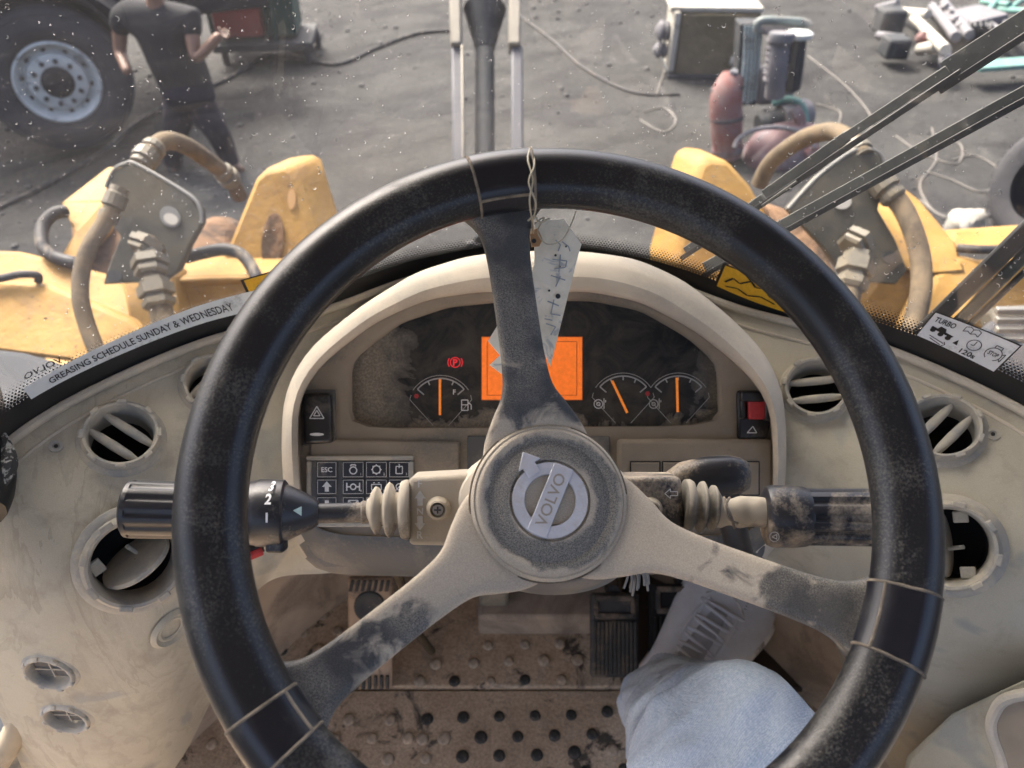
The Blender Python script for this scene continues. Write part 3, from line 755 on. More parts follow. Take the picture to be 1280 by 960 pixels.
R = [loop(ex(lo, 1.0), -.06, -.06), loop(lo, .012, -.02), loop(mixl(lo, li, .06), .036, -.004), loop(mixl(lo, li, .30), .050, .010), loop(mixl(lo, li, .62), .054, .020), loop(mixl(lo, li, .92), .048, .024), loop(li, .040, .024)]
hd = mk('hood', *rings(R, False), M['hood'], cl, auto=50); hd.data.materials.append(M['panel_dark'])
for p in hd.data.polygons:
    if p.center.y < -.116 and abs(p.center.x) < .208: p.material_index = 1
R = [loop(li, .040, .0238), loop(ex(li, .995), .020, .020)]
R += [loop(mixl(ex(li, .995), ll, .5), .018, .018), loop(ex(ll, 1.02), .016, .016), loop(ll, .013, .013), loop(ex(ll, .995), .0, .0)]
mk('surround', *rings(R, False), M['panel'], cl, auto=40)
# underside lip of the housing
R = [[C(x, y, h) for x, y in pl] for h, pl in ((.0245, [(384, 668), (960, 668), (960, 672), (384, 672)]),)]
mk('lower_lip', *extr([C(378, 668, .012), C(962, 668, .012), C(958, 700, .010), C(930, 716, .0), C(400, 716, .0), C(380, 698, .010)], CZ*-.05), M['panel_dark'], cl, bevel=.008, seg=3)
# lens
mk('lens', [C(x, y, .0005) for x, y in ll], [tuple(range(len(ll)))], M['lens'], cl, smooth=False)
def c2(h): return lambda x, y: C(x, y, h)
scr = mk('display', [C(x, y, .0015) for x, y in ((602, 421), (728, 421), (728, 500), (602, 500))], [(0, 1, 2, 3)], M['screen'], cl, smooth=False)
mk('display_frame', *lines_on([[(602, 421), (728, 421), (728, 500), (602, 500), (602, 421)], [(609, 427), (721, 427), (721, 494), (609, 494), (609, 427)]], c2(.0019), .9), M['screen_line'], scr, smooth=False)
def gauge(cx, cy, r, needle, redside, label):
    g = mk('gauge', *lines_on([circ(cx, cy, r, 18, 200+20, 320)], c2(.0014), 1.7), M['gauge_print'], cl, smooth=False); g['label'] = label
    fan = [[(cx-r*.98, cy-r*.45), (cx-r*1.02, cy-r*.30), (cx-r*.25, cy+r*.55)], [(cx+r*.98, cy-r*.45), (cx+r*1.02, cy-r*.30), (cx+r*.25, cy+r*.55)]]
    mk('gauge_outline', *lines_on(fan+[circ(cx, cy, r*1.10, 16, 214, 326)], c2(.0012), .7), M['pale'], g, smooth=False)
    tk = []
    for a in (220, 245, 270, 295, 320):
        ca, sa = math.cos(math.radians(a)), math.sin(math.radians(a)); k = .72 if a in (220, 320) else .86
        tk.append([(cx+ca*r, cy+sa*r), (cx+ca*r*k, cy+sa*r*k)])
    mk('tick_marks', *lines_on(tk, c2(.0016), 1.6), M['gauge_print'], g, smooth=False)
    s_ = -1 if redside == 'L' else 1
    if redside: mk('red_mark', *polys_on([circ(cx+s_*r*.80, cy-r*.42, 3.2, 6)[:-1]], c2(.002)), M['red'], g, smooth=False)
    (x0, y0), (x1, y1) = needle
    mk('needle', *extr([C(*q, .0022) for q in (line2d((x0, y0), (x1, y1), 3.0))], CZ*.001), M['orange'], g, smooth=False)
    return g
g = gauge(551, 511, 38, ((550, 474), (550, 519)), 'L', 'fuel gauge with upright orange needle')
mk('fuel_letter', *text_on('F', lambda x, y: C(x, -y, .002), 568, -493, 6), M['white'], g, smooth=False)
g = gauge(779, 508, 38, ((765, 476), (784, 516)), 'R', 'gauge with its orange needle leaning left')
g = gauge(848, 508, 38, ((846, 472), (847, 515)), '', 'dusty right hand gauge with upright needle')
up2 = lambda h: (lambda x, y: C(x, -y, h))
ic = lines_on([[(577, 500), (577, 513), (585, 513), (585, 500), (577, 500)], [(577, 506), (585, 506)], [(585, 503), (589, 506), (589, 512)]], c2(.0014), 1.2)
mk('fuel_pump_icon', *ic, M['white'], cl, smooth=False)
for cx in (748, 817):
    ic = lines_on([circ(cx, 505, 5.5, 14), circ(cx, 505, 2.2, 8), [(cx+7, 498), (cx+7, 511)], [(cx+9, 500), (cx+9, 503)]], c2(.0014), 1.2)
    mk('temperature_icon', *ic, M['white'] if cx < 800 else M['pale'], cl, smooth=False)
ic = join(lines_on([circ(569, 453, 6.2, 16), circ(569, 453, 9, 10, 145, 215), circ(569, 453, 9, 10, -35, 35)], c2(.0014), 1.2), text_on('P', up2(.0014), 569, -457, 8, bold=.03))
mk('parking_brake_lamp', *ic, M['redlit'], cl, smooth=False)
# lower shelf: raised blocks and blank switches
mk('side_block', *extr([C(*q, .018) for q in ((770, 548), (962, 548), (964, 640), (770, 640))], CZ*.010), M['panel'], cl, bevel=.004)
mk('side_block', *extr([C(*q, .018) for q in ((388, 548), (575, 552), (575, 640), (388, 640))], CZ*.004), M['panel'], cl, bevel=.003)
mk('centre_recess', *extr([C(*q, .017) for q in ((584, 545), (762, 545), (762, 600), (584, 600))], CZ*.0022), M['panel_dark'], cl, bevel=.002)
for x0, x1 in ((789, 824), (829, 870), (912, 948)):
    k = mk('blank_switch', *extr([C(*q, .0285) for q in ((x0, 578), (x1, 578), (x1, 618), (x0, 618))], CZ*.0015), M['panel'], cl, bevel=.0008)
    mk('switch_gap', *lines_on([[(x0-1, 577), (x1+1, 577), (x1+1, 619), (x0-1, 619), (x0-1, 577)]], c2(.0287), 1.3), M['black'], k, smooth=False)
# hazard switch (left) and guarded red switch (right)
hz = mk('hazard_switch', *extr([C(*q, .019) for q in ((380, 491), (416, 491), (419, 553), (382, 555))], CZ*.010), M['blackgloss'], cl, bevel=.0035, seg=3)
hz['label'] = 'black rocker switch with white hazard triangle, left end of the cluster'
mk('switch_frame', *extr([C(*q, .0185) for q in ((376, 487), (420, 487), (421, 558), (378, 558))], CZ*.003), M['panel_dark'], cl, bevel=.001)
T = lambda s_, k: [(cx_, cy_) for cx_, cy_ in ((396, 517-s_*9*k-0), (396+9*k, 517+6*k), (396-9*k, 517+6*k), (396, 517-s_*9*k))]
mk('hazard_triangle', *lines_on([T(1, 1.0), T(1, .45)], c2(.0294), 1.3), M['white'], hz, smooth=False)
mk('indicator_window', *polys_on([circ(396, 543, 9, 16)[:-1]], lambda x, y: C(x, 543+(y-543)*.22, .0294)), M['white'], hz, smooth=False)
gs_ = mk('guarded_switch', *extr([C(*q, .019) for q in ((919, 488), (963, 488), (963, 524), (957, 549), (920, 549))], CZ*.006), M['blackgloss'], cl, bevel=.003, seg=3)
gs_['label'] = 'black switch with raised guard and red button, right end of the cluster'
mk('switch_guard', *join(extr([C(*q, .024) for q in ((922, 489), (961, 489), (962, 502), (922, 502))], CZ*.010), extr([C(*q, .024) for q in ((952, 489), (963, 489), (963, 526), (952, 526))], CZ*.010), extr([C(*q, .024) for q in ((922, 489), (929, 489), (930, 524), (923, 524))], CZ*.008)), M['blackgloss'], gs_, bevel=.002)
mk('red_button', *extr([C(*q, .025) for q in ((932, 499), (957, 499), (957, 524), (933, 524))], CZ*.007), M['red'], gs_, bevel=.002, seg=3)
mk('switch_symbol', *lines_on([[(934, 541), (941, 533), (946, 541), (934, 541)]], c2(.0264), 1.1), M['white'], gs_, smooth=False)
# keypad
mk('keypad_bezel', *join(*[extr([C(*q, .0215) for q in P_], CZ*.004) for P_ in (((384, 569), (518, 569), (518, 575), (384, 575)), ((384, 652), (518, 652), (518, 658), (384, 658)), ((384, 576), (390, 576), (390, 651), (384, 651)), ((512, 576), (518, 576), (518, 651), (512, 651)))]), M['vent'], cl, bevel=.001)
mk('keypad_base', *extr([C(*q, .0215) for q in ((388, 573), (514, 573), (514, 654), (388, 654))], CZ*.0015), M['panel_dark'], cl, smooth=False)
keyx = [(396, 421), (428, 455), (457, 484), (486, 512)]; keyy = [(577, 597), (599, 618), (621, 640), (642, 652)]
for j, (y0, y1) in enumerate(keyy):
    for i, (x0, x1) in enumerate(keyx):
        k = mk('key', *extr([C(*q, .023) for q in ((x0, y0), (x1, y0), (x1, y1), (x0, y1))], CZ*.0022), M['stalk'], cl, bevel=.0006)
        mk('key_outline', *lines_on([[(x0+1, y0+1), (x1-1, y0+1), (x1-1, y1-1), (x0+1, y1-1), (x0+1, y0+1)]], c2(.0254), .8), M['pale'], k, smooth=False)
        cx, cy = (x0+x1)/2, (y0+y1)/2; ic = None; f = c2(.0255)
        if (j, i) == (0, 0): ic = text_on('ESC', up2(.0255), cx, -cy-3, 6)
        elif (j, i) == (0, 1): ic = lines_on([circ(cx, cy+1, 4.5, 12), [(cx-3, cy-4), (cx-3, cy-6), (cx+3, cy-6), (cx+3, cy-4)]], f, 1.4)
        elif (j, i) == (0, 2): ic = lines_on([circ(cx, cy, 5, 12)]+[[(cx+5*math.cos(a), cy+5*math.sin(a)), (cx+6.5*math.cos(a), cy+6.5*math.sin(a))] for a in [PI/4*q for q in range(8)]], f, 1.4)
        elif (j, i) == (0, 3): ic = lines_on([[(cx-4, cy-4), (cx-4, cy+5), (cx+4, cy+5), (cx+4, cy-4), (cx-4, cy-4)], [(cx, cy-7), (cx, cy-2)]], f, 1.2)
        elif (j, i) == (1, 0): ic = polys_on([[(cx, cy-7), (cx+6, cy), (cx-6, cy)], [(cx-2.5, cy), (cx+2.5, cy), (cx+2.5, cy+6), (cx-2.5, cy+6)]], f)
        elif (j, i) == (1, 1): ic = lines_on([circ(cx, cy, 3.5, 12), [(cx-4, cy), (cx-8, cy)], [(cx+4, cy), (cx+8, cy)], [(cx-8, cy-5), (cx-8, cy+5)], [(cx+8, cy-5), (cx+8, cy+5)]], f, 1.6)
        elif (j, i) == (1, 2): ic = lines_on([[(cx-6, cy-3), (cx-6, cy+4), (cx+6, cy+4), (cx+6, cy-3), (cx-6, cy-3)], [(cx-4, cy-5), (cx-2, cy-5)], [(cx+2, cy-5), (cx+4, cy-5)]], f, 1.2)
        elif (j, i) == (1, 3): ic = lines_on([circ(cx, cy, 4, 10), [(cx-5, cy+5), (cx+5, cy-5)]], f, 1.2)
        elif (j, i) == (2, 0): ic = polys_on([[(cx-2.5, cy-5), (cx+2.5, cy-5), (cx+2.5, cy+1), (cx-2.5, cy+1)], [(cx, cy+7), (cx+6, cy+1), (cx-6, cy+1)]], f)
        elif (j, i) == (2, 1): ic = lines_on([[(cx-6, cy-5), (cx+6, cy-5), (cx+6, cy+4), (cx-6, cy+4), (cx-6, cy-5)], [(cx-6, cy-5), (cx, cy+1), (cx+6, cy-5)]], f, 1.2)
        elif j == 3: ic = None
        else: ic = lines_on([circ(cx, cy, 4, 10)], f, 1.2)
        if ic: mk('key_icon', *ic, M['white'], k, smooth=False)
        if i > 0 and j < 3: mk('key_number', *text_on(str(j*3+i), up2(.0255), x1-4, -y1+3, 3), M['pale'], k, smooth=False)
# ================================================================ STEERING WHEEL
WC = EYE+Vector((.0309, .2858, -.3143)); el, az = .9732, .1188
wn = Vector((math.sin(az)*math.cos(el), -math.cos(az)*math.cos(el), math.sin(el)))
we1 = Vector((0, 0, 1)).cross(wn).normalized(); we2 = wn.cross(we1)
wm = Matrix(((we1.x, we2.x, wn.x, WC.x), (we1.y, we2.y, wn.y, WC.y), (we1.z, we2.z, wn.z, WC.z), (0, 0, 0, 1)))
wh = thing('steering_wheel', 'large black three spoke steering wheel with a dusty centre and silver maker badge', 'steering wheel', mat=wm)
# local polar placement from sight lines
def wl(px, py, z=0):
    p = atp(px, py, WC+wn*z, wn)-WC; return p.dot(we1), p.dot(we2)
RO = .2095; RW = .0190; RH = .0165; RC = RO-RW
def rim_sec(k=1.0):
    out = []
    for j in range(28):
        a = 2*PI*j/28; c_, s_ = math.cos(a), math.sin(a)
        x = RW*c_; z = RH*s_
        # flattened inner flank with a soft crease on the top face
        if s_ > 0: z *= 1-.16*math.exp(-((x+.0045)/.0035)**2)
        if c_ < -.2: z *= 1-.25*(-c_-.2)
        out.append((x*k, z*k))
    return out
def torus(a0, a1, sec, n, closed=False):
    vs, fs = [], []; m = len(sec)
    for i in range(n if closed else n+1):
        a = a0+(a1-a0)*i/n
        for x, z in sec: vs.append(((RC+x)*math.cos(a), (RC+x)*math.sin(a), z))
    for i in range(n):
        for j in range(m):
            i2 = (i+1) % n if closed else i+1; fs.append((i*m+j, i2*m+j, i2*m+(j+1) % m, i*m+(j+1) % m))
    if not closed: fs += [tuple(range(m)), tuple(n*m+j for j in range(m))[::-1]]
    return vs, fs
mk('rim', *torus(0, 2*PI, rim_sec(), 180, True), M['rubber'], wh, local=True, auto=60)
sp = [(628, 240), (1095, 772), (352, 890)]
angs = []
for x, y in sp:
    q = wl(x, y); angs.append(math.atan2(q[1], q[0]))
HZ = -.060
def covers(p0, p1):
    q0, q1 = wl(*p0), wl(*p1); a0, a1 = math.atan2(q0[1], q0[0]), math.atan2(q1[1], q1[0])
    while a1-a0 > PI: a1 -= 2*PI
    while a1-a0 < -PI: a1 += 2*PI
    if a1 < a0: a0, a1 = a1, a0
    return a0, a1
cov = [covers((592, 235), (664, 222)), covers((1130, 738), (1118, 830)), covers((300, 905), (352, 950))]
for (a0, a1) in cov:
    # sleeve over the top of the rim: slightly proud shell
    sec = rim_sec(1.035); top = [p for p in sec]
    mk('rim_cover', *torus(a0+.004, a1-.004, sec, 14), M['cover'], wh, local=True, auto=40)
    ss = [(x*1.0, z*1.0) for x, z in rim_sec(1.0)]
    for aa in (a0, a1):
        ring_ = [((RC+x)*math.cos(aa), (RC+x)*math.sin(aa), z) for x, z in ss]
        mk('cover_seam', *tube(ring_, .0010, 8, closed=True, smoothit=False), M['dustline'], wh, local=True)
    inn_ = []
    for i in range(9):
        a = a0+(a1-a0)*i/8; inn_.append(((RC-RW*.80)*math.cos(a), (RC-RW*.80)*math.sin(a), RH*.54))
    mk('cover_seam', *tube(inn_, .0010, 8, smoothit=False), M['dustline'], wh, local=True)
for k, A_ in enumerate(angs):
    ca, sa = math.cos(A_), math.sin(A_); R_ = []
    st_ = [(.028, .036, HZ+.000, .006), (.044, .032, HZ+.001, .007), (.058, .0245, HZ+.005, .008), (.072, .0165, HZ+.009, .0078), (.092, .0140, HZ+.015, .0074), (.115, .0135, HZ+.022, .0072),
           (.138, .0135, HZ+.029, .007), (.155, .0142, HZ+.035, .007), (.167, .0165, HZ+.040, .0072), (.176, .0225, HZ+.0425, .0075), (.184, .032, HZ+.045, .0075)]
    for r_, hw, z_, th in st_:
        sec = []
        for j in range(24):
            a = 2*PI*j/24; c_, s_ = math.cos(a), math.sin(a)
            x = hw*math.copysign(abs(c_)**.55, c_); z = th*math.copysign(abs(s_)**.7, s_)
            if s_ > 0: z *= 1-.15*(1-(x/hw)**2)
            sec.append((r_*ca-x*sa-.0047*max(0, min(1, 1-(r_-.03)/.15)), r_*sa+x*ca, z_+z))
        R_.append(sec)
    # resample smoothly along the spoke
    n_ = len(R_[0]); fine = [cat([r[j] for r in R_], 4) for j in range(n_)]
    R2 = [[fine[j][i] for j in range(n_)] for i in range(len(fine[0]))]
    mk('spoke', *rings(R2), M['spoke'], wh, local=True, auto=60)
prof = [(.0005, HZ-.012), (.0405, HZ-.012), (.0470, HZ-.004), (.0485, HZ+.004), (.0478, HZ+.0085), (.0462, HZ+.0102), (.0452, HZ+.0098), (.0444, HZ+.0112), (.0425, HZ+.0125), (.0395, HZ+.0118), (.0370, HZ+.0100), (.0345, HZ+.0108), (.0300, HZ+.0128), (.0262, HZ+.0135), (.0248, HZ+.0135), (.0243, HZ+.0115), (.0005, HZ+.0112)]
OX = -.0047
mk('hub', *lathe(prof, (OX, 0, 0), (0, 0, 1), 96, up=Vector((0, 1, 0))), M['hub'], wh, local=True, auto=50)
seam = [(OX+.0487*math.cos(a), .0487*math.sin(a), HZ+.0060) for a in [2*PI*i/96 for i in range(96)]]
mk('hub_seam', *tube(seam, .0006, 6, closed=True, smoothit=False), M['dustline'], wh, local=True)
# badge: ring, arrow and bar with raised letters
bz = HZ+.0125
hc = wl(691, 627, bz); bcx, bcy = hc[0]*0, hc[1]*0
def ringpoly(r0, r1, n=64):
    vs = [];
    for i in range(n):
        a = 2*PI*i/n; vs += [(OX+r0*math.cos(a), r0*math.sin(a), bz), (OX+r1*math.cos(a), r1*math.sin(a), bz), (OX+r1*.985*math.cos(a), r1*.985*math.sin(a), bz+.0016), (OX+r0*1.02*math.cos(a), r0*1.02*math.sin(a), bz+.0016)]
    fs = []
    for i in range(n):
        j = (i+1) % n
        for q in range(4): fs.append((4*i+q, 4*j+q, 4*j+(q+1) % 4, 4*i+(q+1) % 4))
    return vs, fs
bd = mk('badge', *ringpoly(.0155, .0232), M['alu'], wh, local=True, auto=40)
q0, q1 = wl(678, 672, bz), wl(711, 590, bz); ba = math.atan2(q1[1]-q0[1], q1[0]-q0[0])
def bl(u, v, h=0): return Vector((OX+u*math.cos(ba)-v*math.sin(ba), u*math.sin(ba)+v*math.cos(ba), bz+h))
def bpoly(poly, h0, h1):
    n_ = len(poly); return [bl(x, y, h0) for x, y in poly]+[bl(x, y, h1) for x, y in poly], [tuple(range(n_)), tuple(range(2*n_-1, n_-1, -1))]+[(i, (i+1) % n_, n_+(i+1) % n_, n_+i) for i in range(n_)]
mk('badge_bar', *bpoly([(-.0225, -.0062), (.0225, -.0062), (.0222, .0062), (-.0222, .0062)], .0004, .0024), M['alu'], bd, local=True, bevel=.0004)
q = wl(668, 578, bz); aa = math.atan2(q[1], q[0])
ar = [(-.0042, .018), (-.0042, .0245), (-.0075, .0245), (.0012, .0335), (.0085, .0245), (.0042, .0245), (.0042, .018)]
ao = wl(666, 570, bz); ad = math.radians(45)
aang = math.atan2(q[1], q[0])
def arp(x, y, h):
    c_, s_ = math.cos(aang-PI/2), math.sin(aang-PI/2); return Vector((OX+x*c_-y*s_, x*s_+y*c_, bz+h))
n_ = len(ar)
mk('badge_arrow', [arp(x, y, .0) for x, y in ar]+[arp(x, y, .0026) for x, y in ar], [tuple(range(n_)), tuple(range(2*n_-1, n_-1, -1))]+[(i, (i+1) % n_, n_+(i+1) % n_, n_+i) for i in range(n_)], M['alu'], bd, local=True, bevel=.0004)
mk('badge_letters', *text_on('VOLVO', lambda x, y: bl(x, y, .0026), 0, -.0034, .0068, w=.034, bold=.01), M['alu2'], bd, local=True, smooth=False)
# ================================================================ WIRE AND TORN CARD ON THE WHEEL
wz = lambda px, py, z=.0: atp(px, py, WC+wn*z, wn)
card = thing('torn_card', 'torn grimy white card hanging from the wheel top by wire', 'tag', wz(690, 300, -.02))
cp = [(668, 277), (705, 274), (727, 305), (722, 322), (688, 458), (680, 440), (664, 470), (636, 474), (612, 456), (625, 444), (610, 426), (621, 408), (650, 392), (668, 330)]
cA, cB = wz(690, 285, -.044), wz(660, 470, -.090); cN = we1.cross(cB-cA).normalized(); cN = cN if cN.dot(wn) > 0 else -cN
def cd(px, py, o=0): return atp(px, py, cA, cN)+cN*o
def paper_mat():
    m, n, b = newmat('grimy_white_card'); co = coords(n); L = n.links
    c = ramp(n, noise(n, 40, 6, .7, .4, co), [(.3, (.66, .62, .50)), (.6, (.86, .82, .70))])
    c = mixc(n, ramp(n, noise(n, 75, 3, .6, 1.0, co), [(.58, 0), (.66, .55)]), c, (.20, .27, .35))
    L.new(c, b.inputs['Base Color']); b.inputs['Roughness'].default_value = .7; return m
M['paper'] = paper_mat()
mk('card_sheet', *extr([cd(x, y) for x, y in cp], -wn*.0008), M['paper'], card, smooth=False)
mk('reinforced_corner', *extr([cd(x, y, .0004) for x, y in ((662, 290), (672, 286), (678, 300), (674, 308), (664, 309))], wn*.0008), surf('brown_card_patch', (.42, .24, .11), .7), card, smooth=False)
mk('punched_hole', *polys_on([circ(667, 301, 3, 12)[:-1], circ(697, 370, 3.2, 12)[:-1], circ(694, 319, 1.6, 8)[:-1], circ(707, 308, 1.3, 8)[:-1], circ(686, 363, 1.5, 8)[:-1], circ(699, 333, 1.4, 8)[:-1]], lambda x, y: cd(x, y, .0016)), M['black'], card, smooth=False)
mk('ink_marks', *lines_on([[(694, 300), (700, 306), (697, 314)], [(702, 302), (710, 308), (712, 314)], [(690, 324), (708, 326), (706, 334), (692, 336)], [(700, 318), (698, 340)], [(688, 344), (706, 350)], [(700, 345), (694, 358)], [(684, 376), (698, 382)], [(692, 374), (688, 392), (700, 394)], [(682, 404), (694, 408), (688, 418)], [(680, 398), (690, 400)]], lambda x, y: cd(x, y, .0018), 1.5), plain('blue_grey_ink', (.34, .39, .44), .8), card, smooth=False)
M['wire'] = surf('pale_wire', (.42, .38, .28), .5, .2)
def wp(px, py, z): return wz(px, py, z)
for pts in ([(662, 186, .012), (660, 200, .018), (666, 225, .0195), (662, 250, .016), (665, 275, .0), (667, 292, -.040)],
            [(664, 184, .010), (668, 205, .0185), (661, 228, .020), (670, 255, .014), (666, 276, .0), (664, 292, -.040)]):
    w_ = mk('tie_wire', *tube([wp(*q) for q in pts], .00055, 6), M['wire'], card)
w_ = mk('tie_wire', *tube([wp(668, 280, -.012), wp(680, 272, -.014), wp(672, 290, -.014), wp(684, 305, -.015), wp(703, 299, -.014), wp(714, 280, -.010), wp(720, 264, -.006)], .00045, 6), M['wire'], card)
w_ = mk('tie_wire', *tube([wp(660, 276, -.006), wp(668, 270, -.002), wp(674, 278, -.004), wp(687, 273, -.004)], .0007, 6), M['wire'], card)
# ================================================================ STEERING COLUMN AND STALKS
DS = .505
def B3(px, py, d=DS): return V(px, py, d)
col = thing('steering_column', 'dusty dark steering column box with pale screws behind the wheel hub', 'steering column', V(690, 700, .60))
mk('upper_cover', *rings([[V(680+rx*math.cos(a)*s_, 625+ry*math.sin(a)*s_, d) for a in [2*PI*j/40 for j in range(40)]] for rx, ry, s_, d in ((108, 68, .80, .490), (108, 68, .97, .498), (112, 72, 1, .52), (100, 80, .9, .62), (90, 80, .8, .70))]), surf('pale_column_cover', (.40, .37, .31), .6, dust=.75, dustcol=(.46, .41, .33), dscale=18), col)
mk('left_box', *extr([B3(511, 597), B3(600, 592), B3(640, 640), B3(600, 684), B3(511, 682)], FW*.035), M['column'], col, bevel=.003, seg=3)
mk('right_box', *extr([B3(770, 597), B3(852, 597), B3(857, 664), B3(770, 664)], FW*.035), surf('half_wiped_column_box', (.02, .02, .023), .4, dust=.56, dustcol=(.40, .34, .26), dscale=16, edge=.06), col, bevel=.003, seg=3)
mk('lower_shroud', *rings([[V(692+rx*math.cos(a), 700+ry*math.sin(a), d) for a in [2*PI*j/40 for j in range(40)]] for rx, ry, d in ((60, 30, .500), (86, 38, .51), (92, 44, .54), (80, 44, .62), (60, 40, .72))]), M['panel_dark'], col)
for px, py, mt in ((548, 636, 1), (813, 637, 1)):
    o = B3(px, py, DS-.0005)
    b_ = mk('screw_boss', *lathe([(.0088, -.002), (.0074, .0018), (.0062, .0050), (.0050, .0056), (.0046, .003), (.0005, .003)], o, -FW, 28), M['bellows'], col)
    mk('screw_head', *capped([(.0043, .002), (.0042, .0042), (.0034, .0048)], o, -FW, 20), M['screw'], b_)
    X, Y, Z = frame(-FW)
    mk('screw_slot', *join(box(o-FW*.0050, .0046, .0011, .0006, X, Y, Z), box(o-FW*.0051, .0011, .0046, .0006, X, Y, Z)), M['black'], b_, smooth=False)
fb = lambda x, y: V(x, -y, DS-.0006)
pr = join(text_on('F', fb, 525, -609, 9, bold=.02), text_on('N', fb, 525, -643, 8, bold=.02), text_on('R', fb, 525, -673, 9, bold=.02),
          polys_on([[(525, -613), (532, -623), (518, -623)], [(521.5, -623), (528.5, -623), (528.5, -632), (521.5, -632)], [(521.5, -645), (528.5, -645), (528.5, -654), (521.5, -654)], [(518, -654), (532, -654), (525, -663)]], fb))
mk('direction_print', *pr, M['pale'], col, smooth=False)
mk('arrow_print', *lines_on([[(831, -617), (838, -611), (838, -614.5), (847, -614.5), (847, -619.5), (838, -619.5), (838, -623), (831, -617)]], fb, 1.0), M['white'], col, smooth=False)
def axial(pts, seg=32, mat=None): pass
def stalk_lathe(p0, p1, prof, seg=36, ribs=0, ribd=0):
    """prof: (fraction along p0->p1, radius, ribbed?)"""
    d = (p1-p0); X, Y, Z = frame(d, up=Vector((0, .2, 1))); R_ = []
    for t, r_, rb in prof:
        ring_ = []
        for j in range(seg*(4 if ribs else 1)):
            a = 2*PI*j/(seg*(4 if ribs else 1)); rr = r_
            if ribs and rb: rr -= ribd*(0.5+0.5*math.tanh(4*math.cos(a*ribs)-1.2))
            ring_.append(p0+d*t+(X*math.cos(a)+Y*math.sin(a))*rr)
        R_.append(ring_)
    return rings(R_)
K = .505/FPX
gl = thing('gear_selector_stalk', 'black stalk left of the hub with ribbed twist grip numbered 1 2 3', 'stalk', V(330, 645, .50))
a_, b_ = V(513, 637, .512), V(460, 638, .512)
mk('bellows', *stalk_lathe(a_, b_, [(-.02, 37*K, 0), (.10, 38*K, 0), (.20, 36*K, 0), (.26, 22*K, 0), (.34, 22*K, 0), (.43, 33*K, 0), (.50, 35*K, 0), (.56, 31*K, 0), (.62, 20*K, 0), (.67, 20*K, 0), (.75, 29*K, 0), (.82, 30*K, 0), (.90, 24*K, 0), (.95, 16*K, 0), (1.0, 15*K, 0)], 36), M['bellows'], gl, auto=0)
mk('stem', *stalk_lathe(V(462, 640, .512), V(385, 642, .505), [(0, 14.5*K, 0), (.12, 14.5*K, 0), (.15, 12.5*K, 0), (1, 12.5*K, 0)], 24), M['stalk_dusty'], gl)
mk('neck', *stalk_lathe(V(398, 641, .506), V(355, 641, .503), [(0, 15*K, 0), (.15, 20*K, 0), (.5, 27*K, 0), (.8, 33*K, 0), (1, 36*K, 0)], 36), M['stalk_dusty'], gl)
mk('collar', *stalk_lathe(V(357, 641, .503), V(290, 641, .498), [(0, 38*K, 0), (.04, 41*K, 0), (.5, 41.5*K, 0), (.55, 40*K, 0), (1, 36*K, 0)], 40), M['stalk'], gl)
mk('twist_grip', *stalk_lathe(V(300, 640, .499), V(156, 636, .490), [(0, 34*K, 0), (.3, 34*K, 0), (.33, 34.5*K, 1), (.92, 35*K, 1), (.93, 35*K, 0), (.97, 34*K, 0), (.99, 30*K, 0), (1, 27*K, 0)], 24, ribs=12, ribd=.0011), M['stalk'], gl, auto=40)
mk('end_cap', *stalk_lathe(V(160, 636, .490), V(154, 636, .4895), [(0, 26*K, 0), (.7, 24*K, 0), (1, 18*K, 0)], 30), M['stalk_dusty'], gl)
mk('stalk_tab', *box(V(346, 682, .497), .012, .012, .008, RT, FW, UP), M['stalk'], gl, bevel=.002)
# numbers wrapped on the collar
def oncyl(cx, cy, dd, r):      # layout px offsets carried onto the collar surface
    o = V(cx, 641, dd)
    def fn(x, y):
        yy = (y+641)*K; z = math.sqrt(max(1e-9, r*r-yy*yy)); return V(x, 641, dd)+UP*yy-FW*(z+.0005)
    return fn
oc = oncyl(346, 641, .5005, 42*K)
mk('grip_numbers', *join(text_on('1', oc, 347, -645, 11, bold=.03), text_on('2', oc, 347, -624, 11, bold=.03), text_on('3', oc, 347, -609.5, 9, bold=.03)), M['white'], gl, smooth=False)
oc = lambda x, y: V(x, 641, .5045)+UP*((y+641)*K)-FW*(.0172)
mk('pointer_mark', *polys_on([[(366, -638), (377, -633), (377, -645)]], lambda x, y: V(x, -y, .4865)), plain('pale_green_mark', (.45, .62, .58), .5), gl, smooth=False)
wl_ = thing('wiper_stalk', 'dusty charcoal stalk with grooved grip and cloth wrapped neck, right of the hub', 'stalk', V(970, 645, .50))
mk('bellows', *stalk_lathe(V(855, 632, .512), V(900, 636, .512), [(-.02, 33*K, 0), (.10, 34*K, 0), (.20, 32*K, 0), (.26, 22*K, 0), (.34, 22*K, 0), (.43, 32*K, 0), (.50, 33*K, 0), (.56, 28*K, 0), (.62, 20*K, 0), (.67, 20*K, 0), (.75, 29*K, 0), (.82, 29*K, 0), (.92, 22*K, 0), (1.0, 17*K, 0)], 36), M['bellows_dark'], wl_, auto=0)
vs, fs = stalk_lathe(V(893, 640, .510), V(962, 640, .506), [(i/24, (17+3.5*math.sin(i*.7)*math.exp(-i*.12)+(i/24)*3)*K, 0) for i in range(25)], 40)
vs = [v+Vector((mnoise.noise(v*90)*.0012, mnoise.noise(v*90+Vector((5, 0, 0)))*.0012, mnoise.noise(v*90+Vector((0, 7, 0)))*.0014)) for v in vs]
mk('cloth_wrap', vs, fs, M['bellows'], wl_, auto=0)
mk('wrap_tie', *tube([V(905, 622, .500), V(909, 634, .488), (V(914, 646, .488)), V(918, 660, .500)], .0010, 6), M['dustline'], wl_)
